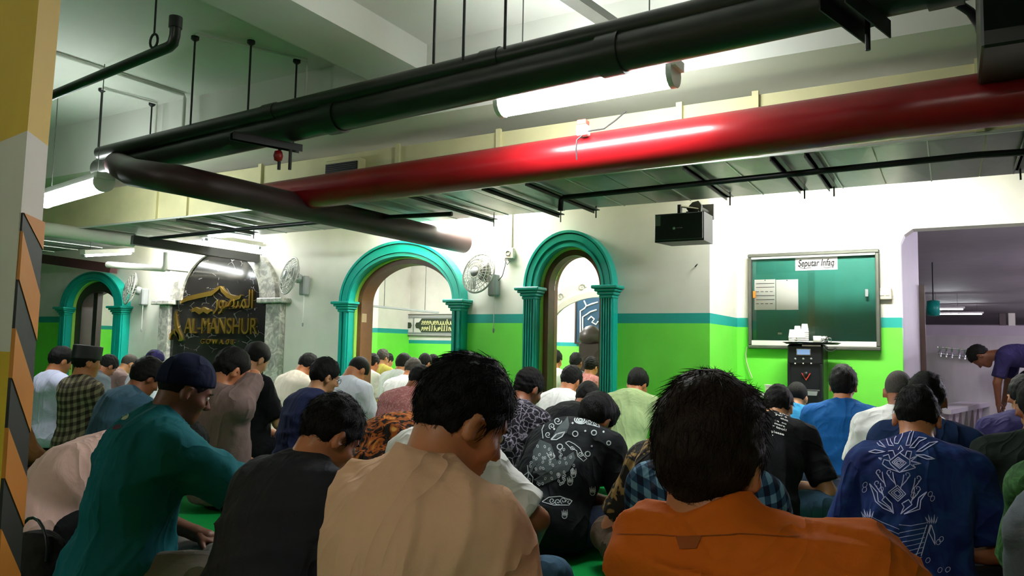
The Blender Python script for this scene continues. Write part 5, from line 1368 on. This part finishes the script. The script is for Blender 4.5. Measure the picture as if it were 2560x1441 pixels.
person((1152, 1000), 2.85, 6, 'man in a white shirt and jeans hidden beyond the beige shirt', C['white'], 'j', 'b', 'short', 'k', hp=.5, res=.012, scale=1.0, arms={1: ((.2, .36, .2), (1, .1, -.3))})
person((1048, 948), 5.8, 4, 'man in a rose batik shirt beyond the beige man\'s head', C['batikrose'], 'k', 'b', 'short', 'k', hp=.7)
person((1032, 922), 7.7, 0, 'man in a printed white shirt with greying hair in the wide arch', C['white'], 'k', 'a', 'short', 'g', hp=.6)
# ---- inside the inner room
person((931, 905), 9.6, 4, 'man in white with short dark hair at the left of the wide arch opening', C['white'], 'k', 'a', 'short', 'k', hp=.25, res=.015, group='men in the inner room')
person((957, 892), 11.0, 4, 'grey-haired man in olive deep inside the wide arch', C['olive'], 'k', 'c', 'short', 'g', hp=.2, res=.016, group='men in the inner room')
person((969, 900), 11.8, 10, 'dark-haired man in white deepest inside the wide arch', C['white'], 'k', 'c', 'short', 'k', hp=.3, res=.016, group='men in the inner room')
person((1008, 908), 9.3, 2, 'man in white with bushy black hair in the middle of the wide arch', C['white2'], 'k', 'a', 'thick', 'k', hp=.5, res=.015, group='men in the inner room')
person((1062, 905), 9.9, 0, 'man with black hair right of the bushy-haired man in the wide arch', C['white'], 'k', 'a', 'short', 'k', hp=.4, res=.015, group='men in the inner room')
person((1082, 906), 10.6, 0, 'man in grey beside the right jamb of the wide arch', C['grey'], 'k', 'a', 'short', 'k', hp=.4, res=.016, group='men in the inner room')
person((1388, 898), 9.4, 0, 'man in white behind the glass of the narrow arch, left side', C['white'], 'k', 'a', 'short', 'k', hp=.2, res=.015, group='men in the inner room')
person((1440, 903), 9.9, 0, 'dark-haired man behind the glass of the narrow arch, middle', C['grey'], 'k', 'b', 'short', 'k', hp=.2, res=.016, group='men in the inner room')
person((1478, 915), 9.0, 10, 'man in white and red behind the glass of the narrow arch, right side', C['batikrose'], 'k', 'a', 'short', 'k', hp=.3, res=.016, group='men in the inner room')
# ---- middle and right
person((1321, 965), 4.6, 8, 'man in a grey scale-pattern batik shirt left of the narrow arch', C['batikgrey'], 'k', 'b', 'short', 'k', hp=.5, hy=.15, res=.011, fat=1.05)
person((1428, 948), 6.0, 2, 'man in a white shirt before the glass of the narrow arch', C['white'], 'k', 'a', 'short', 'k', hp=.5, hy=.1)
person((1468, 992), 5.4, 6, 'man in a plain black shirt just behind the white-motif batik', C['black'], 'k', 'b', 'short', 'k', hp=.7, fat=1.1)
person((1490, 1042), 4.0, 2, 'man in a black batik shirt with large white motifs', C['batikblack'], 'n', 'a', 'thick', 'k', hp=.75, hy=.15, res=.010, amp=.01, scale=1.08, fat=1.15)
person((1594, 955), 6.3, -4, 'man in a sage green shirt facing the lime wall', C['sage'], 'b', 'a', 'short', 'k', hp=.5, hy=.2, scale=1.06, fat=1.05, amp=.012, res=.011)
person((1752, 1062), 3.3, 2, 'man in a black and tan batik shirt hidden behind thick brown hair', C['batiktan'], 'b', 'a', 'short', 'g', hp=.6, res=.012, scale=1.06)
person((1790, 1060), 2.35, 3, 'man in a blue plaid shirt in front of the orange shirt', C['plaidblue'], 'k', 'a', 'short', 'k', hp=.55, res=.012, scale=.98, sl='long')
person((1945, 1012), 4.5, 2, 'man in a black T-shirt with white lettering and jeans', C['black'], 'j', 'c', 'short', 'k', hp=.6, res=.0105, fat=1.1, scale=1.05)
person((1992, 990), 5.8, 6, 'man in a sky blue shirt in front of the water dispenser', C['sky'], 'n', 'c', 'thin', 'k', hp=.55, collar=.6)
person((2108, 958), 5.0, -2, 'man in a strong blue shirt right of the water dispenser', C['blue'], 'n', 'a', 'thick', 'k', hp=.2, sl='long', res=.011, collar=.5)
person((2247, 972), 4.4, -2, 'balding man with cropped grey hair in a white shirt', C['white'], 'n', 'b', 'buzz', 'g', hp=.35, res=.011, fat=1.05)
person((2316, 990), 3.5, 0, 'man in a dark navy shirt beyond the indigo batik', C['ink'], 'k', 'b', 'short', 'k', hp=.45, res=.012, fat=1.08)
person((2292, 1034), 2.95, -2, 'man in an indigo batik shirt with pale lotus and diamond motifs', C['batikblue'], 'k', 'a', 'short', 'k', hp=.5, hy=.05, res=.009, amp=.013, collar=.45, scale=1.0, lean=.4, fat=1.0, nstr=900, sl='short')
person((2600, 1010), 3.0, 0, 'man in a very dark green shirt cut by the right picture edge', C['dkgreen'], 'k', 'b', 'short', 'k', hp=.4, res=.013, fat=1.1)
person((2562, 985), 4.3, 0, 'man in a deep purple shirt before the washroom opening', C['purple'], 'k', 'b', 'short', 'k', hp=.4, res=.013)
person((2775, 1030), 2.1, 0, 'man in a green textured shirt at the right picture edge', C['greentex'], 'k', 'a', 'short', 'k', hp=.4, res=.013, sl='short')
person((2860, 1075), 1.62, 0, 'man in a grey shirt at the lower right corner', C['grey'], 'k', 'a', 'short', 'k', hp=.4, res=.013, sl='long', fat=1.1)
for q in STATS: print(q)

# ---- the man bending over at the wash bench
def bender():
    hd = at_d(2452, 892, 8.2); psi = R(72); lab = 'man in a deep purple shirt bending over in the washroom'
    hip = np.array([0, -.12, .93]); nk = np.array([0, .40, .955]); hc = np.array([0, .6, .93]); HR = rotx(-1.25)
    sh = [np.array([k * .16, .34, .92]) for k in (-1, 1)]; el = [np.array([k * .19, .40, .66]) for k in (-1, 1)]; wr = [np.array([k * .1, .42, .45]) for k in (-1, 1)]
    kn = [np.array([-.1, -.1, .52]), np.array([.1, .2, .72])]; an = [np.array([-.1, -.2, .2]), np.array([.1, .18, .50])]
    mid = (hip + nk) / 2; Rm = rotx(-1.5)
    def tor(p, g): 
        d = ell(p, hip, (.165 + g, .13 + g, .13 + g)); d = smin(d, ell(p, mid, (.155 + g, .11 + g, .2 + g), Rm), .08); d = smin(d, ell(p, nk - np.array([0, .08, .01]), (.165 + g, .1 + g, .12 + g), Rm), .08)
        for s in sh: d = smin(d, ln(p - s.astype(F)) - .065 - g, .06)
        return d
    def body(p):
        d = tor(p, -.004); d = smin(d, cap(p, nk, hc, .06, .055), .03); d = smin(d, head_sdf((p - hc.astype(F)) @ HR), .02)
        for i in (0, 1):
            k = (-1, 1)[i]
            d = smin(d, cap(p, sh[i], el[i], .05, .041), .02); d = smin(d, cap(p, el[i], wr[i], .04, .026), .012)
            d = smin(d, cap(p, hip + np.array([k * .09, 0, -.03]), kn[i], .085, .058), .03); d = smin(d, cap(p, kn[i], an[i], .055, .036), .02); d = smin(d, cap(p, an[i], an[i] + np.array([0, .15, -.035]), .038, .03), .02)
        return d
    lo, hi = (-.45, -.5, .05), (.45, .85, 1.2)
    V, Q = surface(body, lo, hi, .013); HVt, HQ = HAND
    for i in (0, 1):
        hv = HVt.copy(); hq = HQ
        if i == 0: hv[:, 0] *= -1; hq = HQ[:, ::-1]
        u = wr[i] - el[i]; u /= np.linalg.norm(u); z = np.array([0, 1.0, 0]) - u * u[1]; z /= np.linalg.norm(z); x = np.cross(u, z)
        Q = np.concatenate([Q, hq + len(V)]); V = np.concatenate([V, hv @ np.stack([x, u, z]) + wr[i]])
    root = bpy.data.objects.new('person', np_mesh('person', V, Q, SK['d'])); COL.objects.link(root); root.rotation_euler = (0, 0, psi)
    h = Matrix.Rotation(psi, 3, 'Z') @ Vector(hc); root.location = (hd.x - h.x, hd.y - h.y, hd.z - .93); tag(root, lab, 'person')
    def sf(p):
        d = tor(p, .016)
        for i in (0, 1):
            u = (el[i] - sh[i]) / np.linalg.norm(el[i] - sh[i]); e = sh[i] + (el[i] - sh[i]) * .8; d = smin(d, smax(cap(p, sh[i], e + u * .02, .07, .075), plane(p, e, u), .005), .03)
        return d - folds(p, 3, .008)
    V, Q = surface(sf, lo, hi, .014); sub('shirt', V, Q, C['purple'], root)
    def tf(p):
        d = ell(p, hip, (.18, .14, .15))
        for i in (0, 1):
            k = (-1, 1)[i]; u = (an[i] - kn[i]) / np.linalg.norm(an[i] - kn[i]); d = smin(d, cap(p, hip + np.array([k * .09, 0, -.03]), kn[i], .098, .072), .03); e = kn[i] + u * .1; d = smin(d, smax(cap(p, kn[i], e + u * .02, .07, .066), plane(p, e, u), .005), .03)
        return smax(d, p[:, 2] - .9, .02)
    V, Q = surface(tf, lo, hi, .016); sub('trousers', V, Q, TR['k'], root)
    V, Q = surface(lambda q: hair_sdf(q, 'short', 4), (-.14, -.17, -.12), (.14, .16, .2), .009); sub('hair', V @ HR.T + hc, Q, HM['k'], root)
bender()

def bag():
    c = at_z(72, 1405, .12)
    t = thing('shoulder_bag', 'dark slumped cloth bag on the carpet at the foot of the striped pillar', 'bag', (c.x, c.y, 0))
    fn = lambda p: smax(smin(ell(p, (0, 0, .1), (.15, .1, .12)), ell(p, (.04, .02, .17), (.09, .07, .07)), .05) - folds(p, 9, .012, 26), .004 - p[:, 2], .01)
    V, Q = surface(fn, (-.22, -.18, -.03), (.22, .18, .32), .012); o = bpy.data.objects.new('bag_body', np_mesh('bag_body', V, Q, cloth('dark_canvas', '#1c1a18'))); COL.objects.link(o); o.parent = t
    h = MB().tube([(.05 + .1 * math.cos(a), -.02, .17 + .12 * math.sin(a)) for a in [R(-10 + 20 * k) for k in range(11)]], .006, 8).build('bag_strap', 'black'); h.parent = t
bag()

# ================================================================== prints on the shirts (flat ribbons laid on the cloth)
BV = {}
def shirt_bvh(lab):
    root, so, ps = PEOPLE[lab]
    bpy.context.view_layer.update()
    me = so.data; mw = root.matrix_world
    n = len(me.vertices); co = np.empty(n * 3, F); me.vertices.foreach_get('co', co)
    q = np.empty(len(me.polygons) * 4, np.int32); me.loops.foreach_get('vertex_index', q)
    return BVHTree.FromPolygons(co.reshape(-1, 3).tolist(), q.reshape(-1, 4).tolist()), root, so
class Print:
    """draws in pixels of the photograph; every point is carried along the sight line onto the shirt (in the shirt's own frame)"""
    def __init__(s, lab):
        s.bvh, s.root, s.so = shirt_bvh(lab); s.inv = s.root.matrix_world.inverted(); s.v = []; s.f = []
        s.o = s.inv @ ORG
    def hit(s, px, py):
        d = (s.inv.to_3x3() @ ray(px, py)).normalized(); loc, nn, i, dist = s.bvh.ray_cast(s.o, d)
        if loc is None: return None, None
        if nn.dot(d) > 0: nn = -nn
        return loc, nn
    def line(s, pix, wd=2.0, taper=False, n=3):
        P = []
        for (a, b) in zip(pix, pix[1:]):
            m = max(1, int(math.hypot(b[0] - a[0], b[1] - a[1]) / 6))
            P += [(a[0] + (b[0] - a[0]) * i / m, a[1] + (b[1] - a[1]) * i / m) for i in range(m)]
        P.append(pix[-1]); prev = None
        for i, p in enumerate(P):
            q = P[min(i + 1, len(P) - 1)]; r = P[max(i - 1, 0)]; dx, dy = q[0] - r[0], q[1] - r[1]; L = math.hypot(dx, dy) or 1; w = wd / 2
            a, an = s.hit(p[0] - dy / L * w, p[1] + dx / L * w); b, bn = s.hit(p[0] + dy / L * w, p[1] - dx / L * w)
            if a is None or b is None or (a - b).length > .05: prev = None; continue
            s.v += [tuple(a + an * .002), tuple(b + bn * .002)]; k = len(s.v) - 2
            if prev is not None and (Vector(s.v[prev]) - Vector(s.v[k])).length < .06: s.f.append((prev, prev + 1, k + 1, k))
            prev = k
        return s
    def ell(s, cx, cy, rx, ry, wd=1.6, rot=0, n=14):
        c, q = math.cos(rot), math.sin(rot)
        return s.line([(cx + rx * math.cos(t) * c - ry * math.sin(t) * q, cy + rx * math.cos(t) * q + ry * math.sin(t) * c) for t in [2 * PI * i / n for i in range(n + 1)]], wd)
    def fill(s, pix):
        hs = [s.hit(*p) for p in pix]
        if any(h[0] is None for h in hs): return s
        k = len(s.v); s.v += [tuple(h[0] + h[1] * .0018) for h in hs]; s.f.append(tuple(range(k, k + len(hs)))); return s
    def build(s, name, mat):
        me = bpy.data.meshes.new(name); me.from_pydata(s.v, [], s.f); me.materials.append(mat); o = bpy.data.objects.new(name, me); COL.objects.link(o); o.parent = s.so
        o['kind'] = 'stuff'; return o
M['print_pale'] = basic('pale_batik_print', '#c4c2e6', .8, var=.2); M['print_white'] = basic('white_batik_print', '#b9c0c2', .8, var=.2); M['print_grey'] = basic('grey_batik_print', '#3d4749', .8, var=.3)
def spiral(cx, cy, r, t0, turns=1.2, n=16): return [(cx + r * (1 - i / n * .8) * math.cos(t0 + turns * 2 * PI * i / n), cy + r * (1 - i / n * .8) * math.sin(t0 + turns * 2 * PI * i / n)) for i in range(n + 1)]
def blue_print():
    p = Print('man in an indigo batik shirt with pale lotus and diamond motifs')
    Zm = lambda u, v: (1860 + u / 3.593, 1040 + v / 3.593)
    L = lambda pts, w=2.3: p.line([Zm(*q) for q in pts], w)
    for pts in ([(1415, 95), (1438, 130), (1420, 190), (1385, 255)], [(1385, 255), (1352, 250), (1355, 205), (1400, 150), (1415, 95)],
                [(1540, 95), (1490, 160), (1455, 270), (1490, 268), (1510, 190), (1540, 95)],
                [(1240, 160), (1310, 165), (1318, 230), (1345, 275), (1300, 268), (1280, 210), (1240, 160)],
                [(1160, 185), (1215, 230), (1275, 290), (1215, 270), (1175, 220), (1160, 185)],
                [(1640, 205), (1570, 195), (1530, 240), (1485, 292), (1530, 290), (1575, 235), (1640, 205)],
                [(1740, 235), (1665, 245), (1600, 290), (1545, 325), (1600, 320), (1680, 270), (1740, 235)],
                [(1120, 325), (1180, 308), (1270, 325), (1190, 338), (1120, 325)], [(1540, 355), (1620, 355), (1715, 390), (1640, 392), (1540, 355)],
                # lotus
                [(1400, 512), (1320, 440), (1305, 410), (1400, 335), (1490, 400), (1490, 440), (1400, 512)],
                [(1245, 435), (1290, 470), (1400, 510), (1540, 470), (1500, 440)], [(1245, 435), (1260, 395), (1310, 410)], [(1250, 365), (1300, 350), (1315, 395)], [(1295, 320), (1340, 315), (1360, 365)], [(1385, 310), (1410, 270), (1432, 310), (1400, 335)],
                [(1450, 365), (1465, 320), (1505, 325)], [(1505, 325), (1490, 390), (1555, 365), (1500, 410)], [(1500, 410), (1590, 432), (1520, 440), (1540, 470)], [(1210, 380), (1240, 385), (1235, 400), (1210, 380)],
                [(1330, 420), (1385, 375), (1460, 425), (1400, 475), (1330, 420)], [(1350, 420), (1388, 392), (1438, 425), (1398, 458), (1350, 420)], [(1370, 422), (1390, 408), (1415, 425), (1397, 440), (1370, 422)],
                # second diamond
                [(1297, 690), (1380, 625), (1455, 705), (1385, 770), (1297, 690)], [(1322, 692), (1380, 650), (1432, 705), (1386, 748), (1322, 692)], [(1345, 693), (1380, 670), (1410, 705), (1386, 728), (1345, 693)],
                # long leaves
                [(1130, 610), (1165, 700), (1185, 770), (1250, 830), (1345, 872)], [(1130, 610), (1200, 690), (1210, 770), (1290, 820), (1345, 872)],
                [(1640, 685), (1570, 740), (1555, 820), (1440, 885)], [(1640, 685), (1590, 760), (1580, 840), (1440, 885)],
                [(1410, 885), (1440, 820), (1420, 790), (1480, 755), (1510, 800), (1460, 840), (1410, 885)], [(1345, 880), (1310, 820), (1240, 760), (1270, 725), (1300, 760), (1330, 790), (1345, 880)],
                # collar edge
                [(1355, 85), (1450, 68), (1560, 90), (1640, 145), (1710, 190)]):
        L(pts)
    for (cx, cy, sg) in ((1215, 505, 1), (1310, 508, 1), (1465, 530, -1), (1565, 560, -1), (1200, 605, 1), (1560, 655, -1)):
        p.line([Zm(*q) for q in spiral(cx, cy, 30, PI / 2 if sg > 0 else PI / 2, .9 * sg)], 1.7)
        L([(cx - 28 * sg, cy + 5), (cx + 10 * sg, cy + 60), (cx + 70 * sg * .8, cy + 110)]); L([(cx + 28 * sg, cy), (cx + 35 * sg, cy + 50), (cx + 75 * sg * .8, cy + 135)])
    for k in range(9):
        y = 900 + k * 44
        L([(1130 + k * 14, y), (1250, y + 60), (1395, y + 120)], 1.4); L([(1395, y + 120 - (10 if k else 40)), (1500, y + 90), (1640 - k * 6, y + 62)], 1.4)
    for sg, bx, by in ((1, 1110, 930), (-1, 1680, 980)):
        for j in range(5): L([(bx - 30 + j * 16, by - 10), (bx - 55 + j * 28, by - 70 - 20 * (j % 2)), (bx - 20 + j * 16, by - 20)], 1.4)
        L([(bx, by), (bx - 30 * sg, by + 90), (bx - 35 * sg, by + 180), (bx + 20 * sg, by + 70), (bx, by)]); L([(bx + 10 * sg, by), (bx + 50 * sg, by + 140), (bx + 90 * sg, by + 280)]); L([(bx + 40 * sg, by), (bx + 90 * sg, by + 160), (bx + 140 * sg, by + 290)])
    for (x, y) in ((1090, 620), (1085, 665), (1670, 705), (1690, 745), (1015, 990), (1045, 1025), (1770, 1110), (1745, 1135), (1520, 715), (1235, 665), (1500, 1380), (1600, 1390), (1760, 1390), (1830, 1385), (1560, 1330), (1650, 1300)): p.ell(*Zm(x, y), 5, 7, 1.3, .5)
    p.build('lotus_print', M['print_pale'])
blue_print()
def black_print():
    p = Print('man in a black batik shirt with large white motifs'); Zm = lambda u, v: (1200 + u / 3.603, 820 + v / 3.603); L = lambda pts, w=1.9: p.line([Zm(*q) for q in pts], w)
    g = Print('man in a black batik shirt with large white motifs')
    for poly in ([(790, 800), (805, 880), (780, 950), (700, 990), (640, 1010), (700, 900), (760, 840)], [(540, 1010), (640, 1050), (690, 1200), (620, 1240), (470, 1230), (480, 1110)], [(470, 1230), (620, 1240), (690, 1200), (840, 1120), (860, 1180), (800, 1290), (700, 1360), (560, 1420), (430, 1330)]):
        n = len(poly); c = (sum(q[0] for q in poly) / n, sum(q[1] for q in poly) / n)
        for a, b in zip(poly, poly[1:] + poly[:1]):
            for i in range(3):
                f0, f1 = i / 3, (i + 1) / 3; P = lambda q, f: Zm(c[0] + (q[0] - c[0]) * f, c[1] + (q[1] - c[1]) * f); m = ((a[0] + b[0]) / 2, (a[1] + b[1]) / 2)
                for u, v in ((a, m), (m, b)):
                    if i == 0: g.fill([P(u, f1), P(v, f1), Zm(*c)])
                    else: g.fill([P(u, f0), P(u, f1), P(v, f1), P(v, f0)])
    g.build('batik_ground', M['print_grey'])
    L([(570, 1000), (560, 920), (600, 830), (650, 790), (720, 770), (780, 780)]); p.line([Zm(*q) for q in spiral(700, 840, 38, 0, 1.3)], 1.9); p.line([Zm(*q) for q in spiral(650, 890, 30, 2, 1.3)], 1.9); p.line([Zm(*q) for q in spiral(615, 965, 28, 1, 1.2)], 1.9)
    L([(640, 1010), (690, 960), (765, 940), (740, 980), (690, 1010), (640, 1010)], 3)
    p.ell(*Zm(905, 835), 15, 9, 3, .1); p.ell(*Zm(905, 835), 10, 6, 3); p.ell(*Zm(905, 835), 5, 3, 3)
    L([(950, 820), (1010, 810), (1060, 850), (1075, 900), (1010, 880), (960, 870), (950, 820)]); p.line([Zm(*q) for q in spiral(985, 850, 22, 0, 1.2)], 1.7); p.line([Zm(*q) for q in spiral(1035, 865, 20, 0, 1.2)], 1.7)
    L([(640, 800), (700, 760), (780, 750), (850, 760), (790, 790), (700, 790), (640, 800)]); p.line([Zm(*q) for q in spiral(880, 745, 40, 0, 1.3)], 1.9); p.line([Zm(*q) for q in spiral(820, 770, 25, 0, 1.3)], 1.9)
    for (x, y, r) in ((858, 958, 24), (1025, 948, 22), (720, 1075, 24), (968, 1138, 22), (1158, 1040, 18)): p.ell(*Zm(x, y), r / 3.6, r / 3.6, 2.6)
    for (x, y) in ((835, 862), (948, 932), (1112, 940), (1005, 1068), (610, 845), (670, 915)): p.ell(*Zm(x, y), 1.5, 1.5, 2.4, n=8)
    L([(770, 1040), (800, 1025), (850, 1050), (900, 1090), (930, 1150), (960, 1180), (930, 1205), (880, 1160), (870, 1110), (810, 1080), (770, 1040)]); p.line([Zm(*q) for q in spiral(830, 1085, 22, 0, 1.3)], 1.7); p.line([Zm(*q) for q in spiral(905, 1140, 24, 0, 1.3)], 1.7)
    L([(610, 1150), (640, 1190), (675, 1170), (660, 1130)]); L([(600, 1130), (620, 1150), (645, 1150)])
    rnd = random.Random(5)
    for i in range(64):
        x, y = rnd.uniform(450, 850), rnd.uniform(1040, 1420)
        if (x - 620) ** 2 / 230 ** 2 + (y - 1240) ** 2 / 200 ** 2 < 1: p.ell(*Zm(x, y), 2.2, 3.6, 1.3, rnd.uniform(-.5, .5), n=8)
    for (x, y) in ((840, 1310), (810, 1380), (760, 1180 + 500), (1010, 1470)):
        for j in range(4): L([(x - 20 + j * 12, y + 20), (x - 24 + j * 16, y - 30 - 10 * (j % 2)), (x - 10 + j * 12, y + 10)], 1.5)
        p.ell(*Zm(x, y + 18), 6, 6, 1.7)
    L([(430, 1240), (440, 1330), (420, 1400), (470, 1440)]); L([(400, 1330), (440, 1300), (480, 1350), (470, 1420)])
    p.line([Zm(*q) for q in spiral(400, 1450, 30, 0, 1.4)], 1.9); p.line([Zm(*q) for q in spiral(440, 1470, 30, 1, 1.4)], 1.9)
    for k in range(4): p.line([Zm(*q) for q in spiral(650 + k * 50, 1560 + 10 * (k % 2), 30, k, 1.3)], 1.8)
    L([(560, 1570), (620, 1530), (720, 1520), (830, 1560), (800, 1600), (660, 1600), (560, 1570)])
    p.build('white_motif_print', M['print_white'])
black_print()
def tee_text():
    p = Print('man in a black T-shirt with white lettering and jeans'); s = 10.295
    rows = [('.. the', 680, 640, 1030, 716, 62), ('yer a', 700, 690, 1000, 770, 58), ('shit', 830, 790, 1025, 865, 62), ('be  oo', 690, 845, 985, 945, 66), ('more', 685, 920, 945, 1010, 74), ('r tool?', 640, 990, 990, 1110, 80), ('please', 610, 1120, 925, 1215, 86), ('?', 612, 1240, 650, 1250, 70)]
    for body, x0, y0, x1, y1, hh in rows:
        cu = bpy.data.curves.new('t', 'FONT'); cu.body = body; cu.offset = .02; cu.resolution_u = 2; o = bpy.data.objects.new('t', cu); COL.objects.link(o); bpy.context.view_layer.update()
        me = bpy.data.meshes.new_from_object(o.evaluated_get(bpy.context.evaluated_depsgraph_get())); bpy.data.objects.remove(o)
        xs_ = [v.co.x for v in me.vertices]; xa, xb = min(xs_), max(xs_)
        idx = {}
        for v in me.vertices:
            t = (v.co.x - xa) / (xb - xa); u = x0 + (x1 - x0) * t; w = y0 + (y1 - y0) * t - v.co.y * hh + hh * .3
            h, nn = p.hit(1870 + u / s, 970 + w / s)
            if h is not None: idx[v.index] = len(p.v); p.v.append(tuple(h + nn * .003))
        for f in me.polygons:
            if all(i in idx for i in f.vertices): p.f.append(tuple(idx[i] for i in f.vertices))
    p.build('white_lettering', M['paper'])
tee_text()
def teal_patch():
    p = Print('heavy man in a teal shirt and navy skullcap, face in profile')
    for r in (8, 6, 4, 2): p.ell(311, 1041, r * 1.3, r, 3.4, -.5)
    p.build('pale_print', basic('pale_print', '#a8ad8c', .8))
    p = Print('heavy man in a teal shirt and navy skullcap, face in profile')
    for r in (5, 3, 1.5): p.ell(290, 1068, r * 3, r, 3, -.1)
    p.build('maroon_print', basic('maroon_print', '#4a1f38', .8))
teal_patch()
def orange_loop():
    p = Print('man in an orange shirt with thick dark brown hair, back of head nearest the lens')
    p.line([(1545, 1338), (1640, 1338), (1700, 1342), (1760, 1340), (1850, 1336), (2000, 1345)], 2.2)
    p.fill([(1690, 1342), (1755, 1342), (1742, 1372), (1700, 1374)]); p.build('back_yoke_loop', basic('orange_stitch', '#8a3f0a', .9))
orange_loop()
print('script', round(time.time() - T0, 1), 's')
